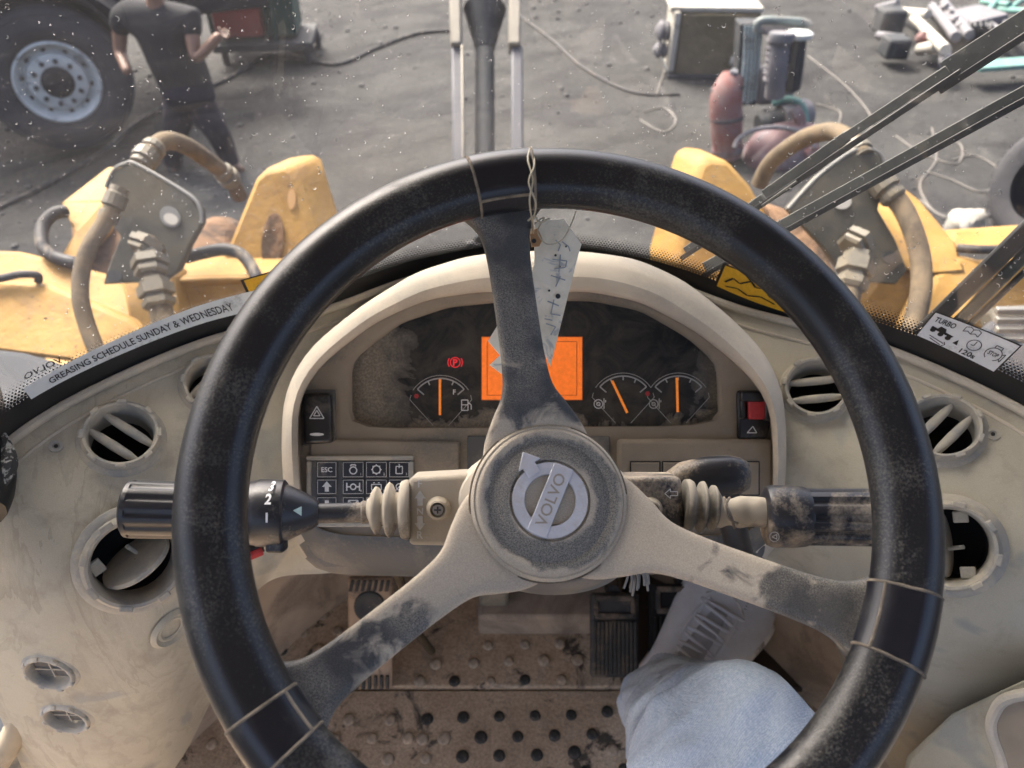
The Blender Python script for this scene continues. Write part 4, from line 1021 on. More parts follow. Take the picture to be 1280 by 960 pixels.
mk('wrap_tie', *tube([V(912, 622, .500), V(907, 632, .488), (V(911, 648, .487)), V(922, 654, .495)], .0008, 6), M['dustline'], wl_)
mk('stalk_head', *stalk_lathe(V(955, 645, .506), V(1010, 646, .503), [(0, 30*K, 0), (.05, 36*K, 0), (.15, 38.5*K, 0), (.6, 38.5*K, 0), (.9, 37*K, 0), (1, 35*K, 0)], 40), M['stalk_dusty'], wl_)
mk('grooved_grip', *stalk_lathe(V(1000, 646, .503), V(1130, 647, .497), [(0, 35*K, 0), (.03, 35*K, 1), (.85, 35.5*K, 1), (.88, 35.5*K, 0), (.97, 33*K, 0), (1, 27*K, 0)], 24, ribs=10, ribd=.0026), M['stalk_dusty'], wl_, auto=40)
mk('washer_symbol', *lines_on([circ(968, -671, 6, 14), [(965, -671), (971, -668), (971, -674), (965, -671)]], lambda x, y: V(x, -y, .4790)+FW*.0, .9), M['pale'], wl_, smooth=False)
# lever knob behind the right box
kb = thing('lever_knob', 'black lever knob with worn dusty top, behind the right column box', 'lever', V(880, 640, .62))
R_ = []
for i, (x, rx, ry, cy) in enumerate(((828, 2, 6, 610), (834, 4, 15, 605), (850, 5, 22, 600), (880, 6, 25, 596), (910, 6, 25, 594), (925, 5, 22, 594), (934, 4, 17, 594), (937, 2, 10, 594))):
    ring_ = []
    for j in range(24):
        a = 2*PI*j/24; c_, s_ = math.cos(a), math.sin(a)
        ring_.append(V(x, cy, .585)+UP*(math.copysign(abs(s_)**.7, s_)*ry*.585/FPX)+FW*(math.copysign(abs(c_)**.7, c_)*.014*(rx/6)))
    R_.append(ring_)
mk('knob_grip', *rings(R_), M['stalk_dusty'], kb, auto=60)
mk('knob_stem', *tube([V(905, 605, .60), V(915, 650, .62), V(925, 690, .66)], .011, 14), M['stalk'], kb)
# ================================================================ FOOTWELL
def F(px, py, h=0): return atz(px, py, ZF+h)
fm = thing('floor_mat', 'muddy brown studded rubber floor mat, nearest half below the seam', 'floor mat', F(600, 940))
mk('mat_sheet', *extr([F(180, 868), F(830, 868), F(1010, 1080), F(60, 1080)], Vector((0, 0, .012))), M['floor'], fm, bevel=.002)
fm2 = thing('floor_mat', 'muddy brown studded rubber floor mat, far half under the pedals', 'floor mat', F(600, 800))
mk('mat_sheet', *extr([F(160, 866), F(776, 866), F(776, 700), F(200, 700)], Vector((0, 0, .017))), M['floor'], fm2, bevel=.003)
mk('mat_sheet', *extr([F(782, 866), F(1120, 866), F(1060, 690), F(782, 690)], Vector((0, 0, .012))), surf('dark_brown_mat', (.04, .034, .028), .6, dust=.4, dustcol=(.10, .065, .042), dscale=8, edge=.2), fm2, bevel=.002)  # mat section right of the pedals, in a darker brown
def stud_mesh(mat, nm):
    vs, fs = capped([(.0085, 0), (.0080, .0030), (.0062, .0046), (.003, .0052), (.0006, .0052)], (0, 0, 0), (0, 0, 1), 12)
    me = bpy.data.meshes.new(nm); me.from_pydata([tuple(v) for v in vs], [], fs); me.materials.append(mat)
    for p in me.polygons: p.use_smooth = True
    return me
sd, sm = stud_mesh(M['stud_dark'], 'stud_worn'), stud_mesh(M['stud_mud'], 'stud_muddy')
def stud(px, py, dark, par, h):
    p = F(px, py, h); o = bpy.data.objects.new('stud', sd if dark else sm); COL.objects.link(o); o.parent = par
    o.location = MW[par.name].inverted() @ p; s = random.uniform(.9, 1.12); o.scale = (s, s, random.uniform(.55, 1.1))
near = [(488, 900, 0), (534, 899, 1), (579, 897, 1), (624, 896, 1), (669, 895, 1), (714, 894, 1), (759, 890, 1), (465, 923, 0), (510, 923, 0), (528, 924, 0), (555, 923, 0), (601, 922, 1), (647, 921, 1), (693, 920, 1), (740, 918, 1),
        (440, 946, 0), (485, 949, 0), (532, 948, 0), (578, 946, 1), (624, 945, 1), (671, 944, 1), (718, 941, 1), (765, 938, 0), (418, 925, 0), (436, 900, 0), (340, 930, 0), (300, 905, 0), (265, 930, 0), (780, 962, 1), (733, 966, 1), (686, 968, 0), (640, 970, 1), (592, 971, 1)]
for x, y, d in near: stud(x, y, d, fm, .012)
far = [(545, 830, 0), (592, 829, 0), (636, 827, 0), (680, 826, 0), (722, 825, 0), (568, 852, 1), (613, 852, 0), (656, 850, 1), (702, 850, 0), (656, 806, 0), (700, 805, 0), (610, 807, 0), (525, 852, 0),
       (342, 749, 0), (385, 748, 0), (360, 771, 1), (403, 769, 0), (333, 793, 1), (380, 791, 0), (422, 789, 0), (353, 814, 1), (398, 813, 0), (373, 835, 1), (415, 833, 0), (350, 858, 0), (392, 856, 0), (318, 771, 0), (320, 815, 0), (300, 750, 0), (280, 800, 0), (240, 900, 0), (262, 840, 0), (240, 862, 0)]
for x, y, d in far: stud(x, y, d, fm2, .017)
# heater step between the pedals
hb = thing('heater_box', 'dusty brown heater box with a dark slot, on the floor between the pedals', 'box', F(665, 795))
q = lambda px, py, y: EYE+ray(px, py)*((y)/ray(px, py).y)
yb = F(665, 800).y
mk('box_body', *box((F(605, 800).x*.5+F(755, 800).x*.5, yb+.05, ZF+.035), F(760, 800).x-F(597, 800).x, .10, .05), M['footwell'], hb, bevel=.006)
mk('box_body', *box((F(668, 800).x, yb+.13, ZF+.07), .22, .09, .14), M['footwell'], hb, bevel=.006)
mk('slot', *box((F(675, 800).x, yb+.083, ZF+.090), .125, .006, .028), M['soft_dark'], hb, bevel=.001)
mk('side_cover', *box((F(618, 800).x, yb+.06, ZF+.075), .045, .08, .115), M['trim'], hb, bevel=.006)
def pedal(label, pxs, h0, h1, mat, ribs, top=None):
    """pad as a sloped plate: pxs = x0,x1,ytop,ybottom in the photo at heights h1 (top edge) and h0"""
    x0, x1, yt, yb_ = pxs
    a_, b_ = F(x0, yb_, h0), F(x1, yb_, h0); c_, d_ = F(x1, yt, h1), F(x0, yt, h1)
    t = thing('pedal', label, 'pedal', (a_+b_)/2-Vector((0, 0, h0)))
    n = (b_-a_).cross(d_-a_).normalized()
    if n.z < 0: n = -n
    mk('pedal_pad', *extr([a_, b_, c_, d_], -n*.014), mat, t, bevel=.005, seg=3)
    up = (d_-a_); rt_ = (b_-a_)
    if ribs == 'v':
        for i in range(11):
            s = .08+.84*i/10; p0 = a_+rt_*s+up*.05; p1 = a_+rt_*s+up*.68
            mk('tread_rib', *box((p0+p1)/2+n*.002, .0045, (p1-p0).length, .005, rt_.normalized(), (p1-p0).normalized(), n), mat, t, bevel=.001)
        for s in (.74, .95): mk('tread_rib', *box(a_+rt_*.5+up*s+n*.002, rt_.length*.8, .008, .005, rt_.normalized(), up.normalized(), n), M['pedal_frame'], t, bevel=.002)
        for s in (.12, .88): mk('tread_rib', *box(a_+rt_*s+up*.845+n*.002, .007, up.length*.2, .005, rt_.normalized(), up.normalized(), n), M['pedal_frame'], t, bevel=.002)
    else:
        for i in range(7):
            for y_, ln in ((.07, .12), (.93, .10)):
                s = .10+.8*i/6; p0 = a_+rt_*s+up*y_
                mk('tread_rib', *box(p0+n*.002, .0045, up.length*ln, .005, rt_.normalized(), (up+rt_*(.5 if y_ > .5 else 0)).normalized(), n), M['pedal'], t, bevel=.001)
        mk('pad_boss', *lathe([(.022, 0), (.021, .003), (.016, .004), (.010, .0015), (.0005, .001)], a_+rt_*.5+up*.74, n, 24), M['pedal'], t)
        mk('tread_rib', *box(a_+rt_*.5+up*.55+n*.002, rt_.length*.6, .005, .004, rt_.normalized(), up.normalized(), n), M['pedal'], t, bevel=.001)
    mk('pedal_arm', *tube([(c_+d_)/2-n*.012, (c_+d_)/2+Vector((0, .06, -.01)), Vector(((c_.x+d_.x)/2, .98, ZF+.30))], .010, 10), M['pedal'], t)
    return t
pedal('muddy brown brake pedal with scuffed boss, left of the column', (434, 490, 722, 862), .04, .16, M['pedal_mud'], 'b')
pedal('worn black ribbed pedal right of the heater box', (738, 799, 742, 848), .05, .13, M['pedal'], 'v')
pedal('dark accelerator pedal under the grey shoe', (812, 900, 730, 860), .03, .12, M['soft_dark'], 'v')
t = thing('floor_cable', 'thin pale hose hanging down behind the left spoke', 'hose', F(500, 780))
mk('hose_run', *tube([V(490, 700, .95), V(505, 740, 1.0), V(512, 775, 1.06), V(540, 815, 1.12)], .006, 10), M['hose'], t)
hb2 = thing('wire_bundle', 'short bundle of loose grey wire ends under the hub at the right', 'wires', V(790, 730, .60))
for i in range(9):
    a_ = V(783+i*2.2, 705, .60); b_ = V(782+i*3.6+random.uniform(-3, 3), 735+random.uniform(-6, 12), .61+random.uniform(-.01, .01))
    mk('loose_wire', *tube([a_, (a_+b_)/2+Vector((.002, 0, 0)), b_], .0011, 6), surf('grey_wire', (.22, .22, .21), .6) if i == 0 else bpy.data.materials['grey_wire'], hb2)
# left door frame at the lower left corner
df = thing('door_frame', 'worn door frame with beige edge seal at the lower left corner', 'door frame', F(20, 900))
mk('seal_edge', *tube([V(-60, 690, .66), V(-6, 760, .68), V(14, 830, .70), (V(26, 880, .72)), V(14, 925, .74), V(-30, 985, .76)], [.010, .009, .008, .010, .012, .014], 12), surf('worn_beige_seal', (.30, .26, .19), .6, dust=.3, dustcol=(.40, .35, .27), dscale=30), df)
mk('door_pane', *extr([V(-120, 720, .74), V(-2, 780, .74), V(12, 850, .74), V(18, 890, .76), V(-5, 930, .78), V(-140, 980, .80)], FW*.006), surf('scratched_grey_pane', (.20, .23, .26), .3, dust=.3, dustcol=(.30, .32, .34), dscale=9), df)
mk('lower_trim', *extr([V(-60, 1000, .80), V(60, 885, .80), V(80, 960, .84), V(90, 1040, .86)], FW*.02), M['trim'], df, bevel=.004)
mk('frame_shadow_gap', *tube([V(0, 700, .64), V(30, 800, .70), V(48, 880, .74), V(60, 950, .80), V(70, 1010, .83)], .006, 8), M['soft_dark'], df)  # dark tube put in for the shade of the frame gap
pl = thing('windscreen_pillar', 'black pillar foot with torn seal at the left edge of the windscreen', 'pillar', V(-20, 600, .60))
mk('pillar_post', *tube([V(-30, 640, .575), V(-22, 590, .60), V(-30, 520, .64), V(-50, 400, .70), V(-90, 200, .80)], [.020, .024, .022, .018, .018], 12), M['wiper_dark'], pl)
mk('torn_seal', *tube([V(2, 610, .585), V(12, 580, .594), V(8, 556, .602), V(-2, 532, .612)], [.003, .006, .004, .002], 8), surf('torn_white_seal', (.45, .45, .42), .8, dust=.6, dustcol=(.05, .05, .05), dscale=120, edge=.04), pl)
# lower right side console
co_ = thing('side_console', 'moulded grey brown side console with oblong recess at the lower right', 'console', F(1200, 900))
mk('console_shell', *rings([[V(1122, 1010, .70), V(1134, 945, .69), V(1190, 892, .66), V(1280, 850, .60), V(1420, 830, .56), V(1420, 1100, .56), V(1122, 1100, .68)], [V(1122, 1010, .92), V(1134, 945, .90), V(1190, 892, .88), V(1280, 850, .86), V(1420, 830, .84), V(1420, 1100, .84), V(1122, 1100, .92)]]), M['fascia'], co_, bevel=.004, seg=3)
mk('recess_rim', *tube([V(1330, 862, .575), V(1262, 872, .60), V(1243, 892, .612), V(1240, 915, .615), V(1252, 950, .615), V(1262, 1000, .61)], .0045, 10), M['hood'], co_)
mk('recess_floor', *extr([V(1330, 864, .576), V(1262, 874, .600), V(1245, 892, .611), V(1242, 915, .613), V(1254, 950, .613), V(1264, 1000, .608), V(1330, 1000, .58)], FW*.001), M['panel'], co_)
se = thing('unseen_seat', 'unseen grey operator seat added under and behind the raised knee', 'seat', (.03, -.30, ZF+.012))  # unseen seat behind the camera, added to cut light on the floor
mk('seat_cushion', *box((.03, -.32, ZF+.28), .50, .46, .13), M['seatcloth'], se, bevel=.04, seg=4)
mk('seat_base', *box((.03, -.32, ZF+.115), .30, .34, .20), M['seatcloth'], se, bevel=.01)
mk('backrest', *box((.03, -.60, ZF+.55), .48, .12, .50, Vector((1, 0, 0)), Vector((0, 1, .15)).normalized(), Vector((0, -.15, 1)).normalized()), M['seatcloth'], se, bevel=.04, seg=4)
# ================================================================ OPERATOR'S LEG AND SHOE
def denim_mat():
    m, n, b = newmat('pale_blue_denim'); co = coords(n); L = n.links
    wv = N(n, 'ShaderNodeTexWave'); wv.inputs['Scale'].default_value = 210; wv.inputs['Distortion'].default_value = 4; wv.inputs['Detail'].default_value = 2
    mp = N(n, 'ShaderNodeMapping'); mp.inputs['Rotation'].default_value = (0, .5, .8); L.new(co, mp.inputs[0]); L.new(mp.outputs[0], wv.inputs['Vector'])
    c = ramp(n, noise(n, 12, 5, .6, co=co), [(.3, (.33, .41, .52)), (.7, (.48, .56, .66))])
    c = mixc(n, ramp(n, noise(n, 420, 3, .7, co=co), [(.40, 0), (.65, .5)]), c, (.74, .77, .80))
    c = mixc(n, math_(n, 'MULTIPLY', wv.outputs['Fac'], .25), c, (.22, .28, .36))
    L.new(c, b.inputs['Base Color']); b.inputs['Roughness'].default_value = .95; b.inputs['Specular IOR Level'].default_value = .1
    c9 = noise(n, 26, 5, .6, 1.2, co); bump(n, b, c9, .004); bump(n, b, wv.outputs['Fac'], .0002); bump(n, b, noise(n, 900, 2, co=co), .0003); return m
M['denim'] = denim_mat()
M['shoe'] = surf('grey_shoe_leather', (.78, .82, .88), .6, dust=.25, dustcol=(.64, .64, .63), dscale=20, edge=.2)
M['sole'] = surf('pale_shoe_sole', (.80, .80, .77), .7, dust=.4, dustcol=(.26, .24, .21), dscale=30)
pe = thing('person', 'operator in pale blue jeans and grey laced shoe, right knee raised under the wheel', 'person', F(880, 830))
def jr(c, rx, ry, ax, n=96, ph=0, amp=0.0, fr=5):
    """ring round a limb: centre c, axis ax, half widths"""
    ax = ax.normalized(); X = Vector((1, 0, 0)); X = (X-ax*X.dot(ax)).normalized(); Y = ax.cross(X); out = []
    for j in range(n):
        a = 2*PI*j/n; k = 1+amp*math.sin(a*fr+ph)+amp*.6*math.sin(a*(fr+4)+ph*1.7)
        out.append(c+X*math.cos(a)*rx*k+Y*math.sin(a)*ry*k)
    return out
hip = EYE+Vector((.13, -.22, -.80)); knee = V(912, 945, .66); ankle = V(862, 885, .98)
th = (knee-hip); sh = (ankle-knee)
R_ = []
for t, rx, ry in ((0, .10, .10), (.4, .095, .095), (.7, .086, .088), (.86, .082, .084), (.95, .080, .080)):
    R_.append(jr(hip.lerp(knee, t), rx, ry, th, ph=t*3, amp=.012))
mid_ax = (th.normalized()+sh.normalized())
R_.append(jr(knee+Vector((0, .006, -.004)), .078, .078, mid_ax, ph=3, amp=.012))
for t, rx, ry, dx in ((.10, .074, .074, -.004), (.25, .070, .068, -.010), (.45, .062, .060, -.016), (.60, .062, .060, -.022), (.75, .062, .060, -.024), (.86, .062, .060, -.020), (.93, .066, .062, -.02), (.96, .060, .057, -.02), (.955, .05, .048, -.02)):
    R_.append(jr(knee.lerp(ankle, t)+Vector((dx, 0, 0)), rx, ry, sh, ph=t*14, amp=.03 if t > .2 else .015, fr=4))
nj = len(R_[0]); fine = [cat([r[j] for r in R_], 12) for j in range(nj)]
R2 = [[fine[j][i] for j in range(nj)] for i in range(len(fine[0]))]
def ridge(q): return 1-abs(mnoise.noise(q))*2
for i, r in enumerate(R2):
    for j, p in enumerate(r):
        w_ = mnoise.noise(p*11)*.010+mnoise.noise(p*34)*.0030+mnoise.noise(Vector((p.x*8, p.y*50, p.z*30)))*(.0026 if i > 72 else .0012)+max(0, ridge(Vector((p.x*9+p.y*7, p.y*22-p.x*10, p.z*9))))**3*.0045-max(0, ridge(Vector((p.x*24-p.y*9, p.z*26, 4))))**6*.0030; c_ = sum(r, Vector())/nj; r[j] = p+(p-c_).normalized()*w_
mk('trouser_leg', *rings(R2), M['denim'], pe, auto=0)
# folds of spare denim round the calf and over the shoe
for pts, rr in (([V(818, 990, .84), V(806, 950, .88), V(814, 912, .92), V(838, 880, .95), V(876, 862, .97)], [.018, .020, .018, .015, .010]),
                ([V(792, 950, .95), V(798, 905, .97), (V(822, 870, .99)), V(862, 848, 1.0)], [.010, .013, .013, .009])):
    mk('denim_fold', *tube(pts, rr, 14, k=8), M['denim'], pe, auto=0)
# shoe: sections from the heel to the toe
heel, toe = V(822, 890, 1.08), V(930, 722, 1.13)
fx = (toe-heel); fl = fx.length; fd = fx.normalized(); up_ = (Vector((0, 0, 1))-fd*fd.z).normalized(); sd_ = fd.cross(up_)
up_ = (up_-FW*.35); up_ = (up_-fd*up_.dot(fd)).normalized(); sd_ = fd.cross(up_).normalized()
def shoe_ring(t, hw, z0, z1, k=.6, off=0):
    hw *= 1.2; c = heel+fx*t+sd_*off; out = []
    for j in range(32):
        a = 2*PI*j/32; c_, s_ = math.cos(a), math.sin(a)
        out.append(c+sd_*(hw*math.copysign(abs(c_)**k, c_))+up_*((z0+z1)/2+(z1-z0)/2*math.copysign(abs(s_)**.8, s_)))
    return out
prof = [(-.03, .022, .0, .030), (0, .036, .0, .062), (.12, .042, .0, .082), (.25, .041, .0, .088), (.38, .044, .0, .080), (.52, .049, .0, .068), (.66, .054, .0, .056), (.80, .056, .0, .046), (.91, .050, .0, .038), (.98, .034, .0, .028), (1.01, .014, .004, .018)]
Rr = [shoe_ring(*p) for p in prof]; nj = 32; fine = [cat([r[j] for r in Rr], 5) for j in range(nj)]
sh_ = mk('shoe', *rings([[fine[j][i] for j in range(nj)] for i in range(len(fine[0]))]), M['shoe'], pe, auto=0)
sh_['label'] = 'grey leather shoe with crossed laces and pale sole'
Rr = [shoe_ring(p[0]*1.0, p[1]+.005, -.020, .012, .5) for p in prof]; fine = [cat([r[j] for r in Rr], 5) for j in range(nj)]
mk('sole', *rings([[fine[j][i] for j in range(nj)] for i in range(len(fine[0]))]), M['sole'], sh_, auto=0)
M['lace'] = surf('grey_lace', (.66, .68, .72), .8)
def on_shoe(t, s):      # point on the top surface, s from -1 to 1
    for a_, b_ in zip(prof, prof[1:]):
        if a_[0] <= t <= b_[0]:
            f = (t-a_[0])/(b_[0]-a_[0]); hw = a_[1]*(1-f)+b_[1]*f; z1 = a_[3]*(1-f)+b_[3]*f; break
    zc = z1/2; return heel+fx*t+sd_*(hw*s)+up_*(zc+z1/2*(max(0, 1-abs(s)**(1/.6*1.2))**.4)+.001)
for k in range(8):
    t = .34+.052*k+.008*math.sin(k*2.3)
    for s in ((1,) if k % 2 else (-1,)):
        mk('lace', *tube([on_shoe(t, -.58*s), on_shoe(t+.012, -.2*s)+up_*.003, on_shoe(t+.018, .2*s)+up_*.003, on_shoe(t+.034, .58*s)], .0026, 8), M['lace'], sh_)
mk('lace', *tube([on_shoe(.33, .1)+up_*.004, on_shoe(.27, -.35)+up_*.010, on_shoe(.22, -.65)+up_*.008, on_shoe(.28, -.75)+up_*.004, on_shoe(.33, -.3)+up_*.006], .0026, 8), M['lace'], sh_)
mk('lace', *tube([on_shoe(.33, 0)+up_*.004, on_shoe(.24, .3)+up_*.010, on_shoe(.20, .05)+up_*.012, on_shoe(.12, -.6)+up_*.004, on_shoe(.02, -.9)], .0024, 8), M['lace'], sh_)
for s in (-.56, .56):
    mk('eyelet_strip', *tube([on_shoe(.32, s), on_shoe(.45, s), on_shoe(.60, s*.9), on_shoe(.74, s*.7)], [.003, .004, .004, .003], 8), M['shoe'], sh_)
mk('tongue', *tube([on_shoe(.24, 0)+up_*.008, on_shoe(.34, 0)+up_*.002, on_shoe(.55, 0), on_shoe(.72, 0)-up_*.002], [.016, .016, .014, .010], 12, flat=.25), surf('darker_shoe_tongue', (.42, .43, .46), .8), sh_)
mk('toe_seam', *tube([on_shoe(.62, -.75), on_shoe(.76, -.5), on_shoe(.82, 0), on_shoe(.76, .5), on_shoe(.62, .75)], .0014, 6), M['sole'], sh_)
for s in (-.55, .55):
    for i in range(8):
        p = on_shoe(.80+.02*(i % 3), s*(.8+.08*(i//3)))
        mk('toe_perforation', *box(p, .0022, .0022, .0012, fd, sd_, up_), M['black'], sh_, smooth=False)
# ================================================================ WIPERS (outside the glass)
def bar(name, p0, p1, w, h, mat, par, bevel=.001, side=None):
    d = (p1-p0).normalized(); n = (EYE-(p0+p1)/2).normalized(); n = (n-d*n.dot(d)).normalized(); s = d.cross(n)
    return mk(name, *box((p0+p1)/2, (p1-p0).length, w, h, d, s, n), mat, par, bevel=bevel)
def G_(px, py, off): 
    l, nn = ghit(px, py)
    if l is None: return V(px, py, .84)
    return l-nn*off
w1 = thing('windscreen_wiper', 'upper windscreen wiper with segmented blade, slanting in from the upper right', 'wiper', G_(1100, 150, .03))
e0, e1 = G_(845, 318, .012), G_(1120, 128, .012); 
def lerp2(a_, b_, t): return (a_[0]+(b_[0]-a_[0])*t, a_[1]+(b_[1]-a_[1])*t)
def seg(name, a_, b_, t0, t1, wpx, h, off, mat, par, dy=0):
    p, q = lerp2(a_, b_, t0), lerp2(a_, b_, t1); k = .95/FPX
    P_, Q_ = G_(p[0], p[1]+dy, off), G_(q[0], q[1]+dy, off); n_ = max(1, int(abs(t1-t0)*6))
    return bar(name, P_, Q_, wpx*(P_-EYE).length/FPX, h, mat, par, .0006)
A1, B1 = (848, 322), (1300, 22)
seg('blade_spine', A1, B1, 0, .22, 9, .004, .016, M['wiper'], w1)
seg('blade_spine', A1, B1, .22, .46, 12, .006, .018, M['wiper'], w1, -3)
seg('blade_spine', A1, B1, .45, .74, 10, .004, .017, M['wiper'], w1, -4)
seg('blade_cover', A1, B1, .73, 1.02, 22, .008, .022, M['wiper'], w1, -2)
seg('rubber_blade', A1, B1, 0, .78, 6, .006, .008, M['wiper_dark'], w1, 5)
seg('rubber_blade', A1, B1, .72, 1.02, 7, .006, .008, M['wiper_dark'], w1, 12)
seg('steel_strip', A1, B1, .51, .73, 4, .003, .012, M['steel_edge'], w1, 6)
seg('steel_strip', A1, B1, .22, .32, 3, .003, .012, M['steel_edge'], w1, 8)
w2 = thing('windscreen_wiper', 'lower plain grey wiper arm running parallel below the segmented blade', 'wiper', G_(1100, 230, .04))
A2, B2 = (865, 350), (1300, 112)
seg('arm_bar', A2, B2, .0, 1.02, 12, .006, .030, M['wiper'], w2)
seg('arm_lower_edge', A2, B2, .0, 1.02, 6, .010, .026, M['wiper_dark'], w2, 9)
w3 = thing('mirror_bracket', 'dark green and black tubular bracket rising at the right edge outside the glass', 'bracket', G_(1160, 430, .06))
def pxbar(name, a_, b_, d0, d1, wpx, hh, mat, par):
    P_, Q_ = V(*a_, d0), V(*b_, d1); return bar(name, P_, Q_, wpx*d0/FPX, hh, mat, par, .003)
for nm, a_, b_, wpx, mt in (('black_tube', (1150, 418), (1310, 262), 20, M['wiper_dark']), ('green_rail', (1175, 425), (1320, 280), 14, M['pillar_green']), ('black_edge', (1185, 432), (1330, 292), 7, M['wiper_dark'])):
    l0, l1 = G_(min(a_[0], 1270), a_[1], .06), G_(1270, a_[1]+(b_[1]-a_[1])*(1270-a_[0])/(b_[0]-a_[0]), .06)
    d0 = (l0-EYE).dot(FW); d1 = (l1-EYE).dot(FW)
    pxbar(nm, a_, b_, d0+.03, d1+.0, wpx, .012, mt, w3)
# ================================================================ FRONT FRAME OF THE LOADER
def plate(name, pts, d, vec, mat, par, bevel=.008, **kw):
    P_ = [V(p[0], p[1], p[2] if len(p) > 2 else d) for p in pts]
    return mk(name, *extr(P_, vec), mat, par, bevel=bevel, **kw)
DN = Vector((0, .10, -.5)); AWAY = Vector((0, .05, 0))
lf = thing('front_frame', 'mud stained yellow loader frame with steel hose plate, outside left', 'machine frame', V(200, 470, 1.9)-Vector((0, 0, 1.2)))
plate('frame_face', [(205, 345), (405, 338), (480, 420), (500, 520), (230, 560), (215, 420)], 1.75, Vector((0, .10, -.06)), M['yellow'], lf)
plate('frame_top', [(180, 335, 1.78), (210, 305, 1.95), (395, 300, 1.98), (420, 345, 1.74), (205, 352, 1.73)], 1.8, Vector((0, .02, -.05)), M['yellow'], lf)
plate('side_fin', [(150, 345, 1.72), (190, 325, 1.75), (216, 345, 1.72), (222, 390, 1.70), (290, 560, 1.60), (215, 560, 1.60), (160, 400, 1.68)], 1.7, Vector((.01, .06, -.02)), M['yellow'], lf)
plate('outer_plate', [(-40, 312, 1.78), (22, 314, 1.78), (152, 348, 1.74), (178, 395, 1.70), (225, 475, 1.62), (160, 480, 1.60), (90, 448, 1.62), (-40, 430, 1.62)], 1.7, Vector((0, .05, -.04)), M['yellow'], lf, bevel=.010)
plate('outer_plate', [(-60, 345, 1.66), (60, 355, 1.655), (165, 400, 1.63), (230, 478, 1.58), (150, 482, 1.58), (85, 452, 1.59), (-60, 432, 1.60)], 1.6, Vector((0, .03, -.02)), M['yellow'], lf, bevel=.010)
for x, y in ((38, 401), (52, 406), (33, 415), (47, 418), (43, 410), (58, 400)):
    mk('bolt_hole', *capped([(.0052, 0), (.0052, .004)], V(x, y, 1.628), -FW, 10), M['black'], lf)
plate('channel_lid', [(74, 254, 1.90), (134, 208, 2.05), (172, 208, 2.05), (140, 252, 1.92)], 1.9, Vector((0, .01, -.02)), M['yellow'], lf)
plate('channel_side', [(76, 254, 1.90), (134, 252, 1.92), (124, 300, 1.84), (95, 330, 1.82), (74, 322, 1.82), (92, 292, 1.84), (82, 270, 1.88)], 1.9, Vector((.0, .08, -.02)), M['yellow'], lf)
plate('channel_inner', [(86, 260, 1.96), (145, 258, 1.96), (160, 345, 1.86), (90, 345, 1.84)], 1.9, Vector((0, .04, 0)), M['mudsteel'], lf)
plate('mud_ledge', [(230, 290, 1.95), (262, 268, 2.0), (292, 282, 2.0), (290, 330, 1.9), (215, 330, 1.86)], 1.9, Vector((0, .1, -.05)), M['mudsteel'], lf, bevel=.02)
ear = [(272, 330), (284, 305), (318, 222), (330, 212), (356, 207), (368, 214), (376, 240), (392, 292), (410, 360), (300, 372)]
plate('pivot_ear', ear, 1.86, Vector((.05, .10, -.01)), M['yellow'], lf, bevel=.014)
mk('ear_recess', *extr([V(341+14*math.cos(a)-3*math.sin(a), 302+36*math.sin(a), 1.857) for a in [2*PI*i/28 for i in range(28)]], FW*-.004), M['mudsteel'], lf, bevel=.002)
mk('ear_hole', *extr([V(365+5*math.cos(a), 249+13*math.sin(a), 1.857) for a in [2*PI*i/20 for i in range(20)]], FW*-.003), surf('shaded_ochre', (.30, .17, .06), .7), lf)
hp = [(128, 262), (132, 235), (142, 214), (156, 206), (172, 207), (235, 244), (250, 262), (252, 280), (236, 308), (222, 340), (205, 352), (165, 354), (128, 356), (136, 330), (150, 296)]
hp3 = [(x, y, 1.66) for x, y in hp]
plate('hose_plate', hp3, 1.66, Vector((.004, .022, -.008)), M['steel'], lf, bevel=.004)
mk('plate_edge', *tube([V(x, y-1, 1.662) for x, y in hp[1:8]], .004, 8), M['steel_edge'], lf)
mk('plate_hole', *extr([V(213+13*math.cos(a), 271+(13 if True else 0)*math.sin(a)+3*math.cos(a), 1.657) for a in [2*PI*i/24 for i in range(24)]], FW*-.002), M['steel_edge'], lf)
mk('plate_hole', *extr([V(214+9*math.cos(a), 274+7*math.sin(a)+2*math.cos(a), 1.655) for a in [2*PI*i/24 for i in range(24)]], FW*-.002), M['oldwhite'], lf)
mk('plate_hole', *extr([V(143+10*math.cos(a), 345+8*math.sin(a), 1.655) for a in [2*PI*i/24 for i in range(24)]], FW*-.002), M['scrapdark'], lf)
mk('lower_body', *box(V(250, 520, 1.9)-Vector((.0, -.15, .35)), 1.0, .5, .7), M['yellow'], lf, bevel=.02)
def hose(name, label, pts, r, mat, ends=(), grp=None, k=8):
    t = thing('hydraulic_hose', label, 'hose', V(*pts[0]), group=grp)
    mk('hose_line', *tube([V(*p) for p in pts], r, 16, k), mat, t)
    for (a_, b_, rr) in ends:
        P_, Q_ = V(*a_), V(*b_); d_ = Q_-P_; ln = d_.length
        mk('fitting', *capped([(rr*.8, 0), (rr, ln*.1), (rr*1.02, ln*.28), (rr*.82, ln*.32), (rr*.82, ln*.42), (rr*1.12, ln*.46), (rr*1.12, ln*.80), (rr*.9, ln*.84), (rr*.9, ln)], P_, d_, 6 if rr > .03 else 14), M['fitting'], t, auto=25)
    return t
hose('h', 'thick muddy hose arching over the left steel plate towards the yard', [(184, 200, 1.70), (192, 186, 1.72), (208, 176, 1.76), (232, 182, 1.84), (262, 202, 1.94), (286, 222, 2.02), (300, 245, 2.1)], .021, M['hose'], [((196, 181, 1.73), (174, 207, 1.69), .026), ((276, 212, 1.98), (292, 228, 2.03), .026)])
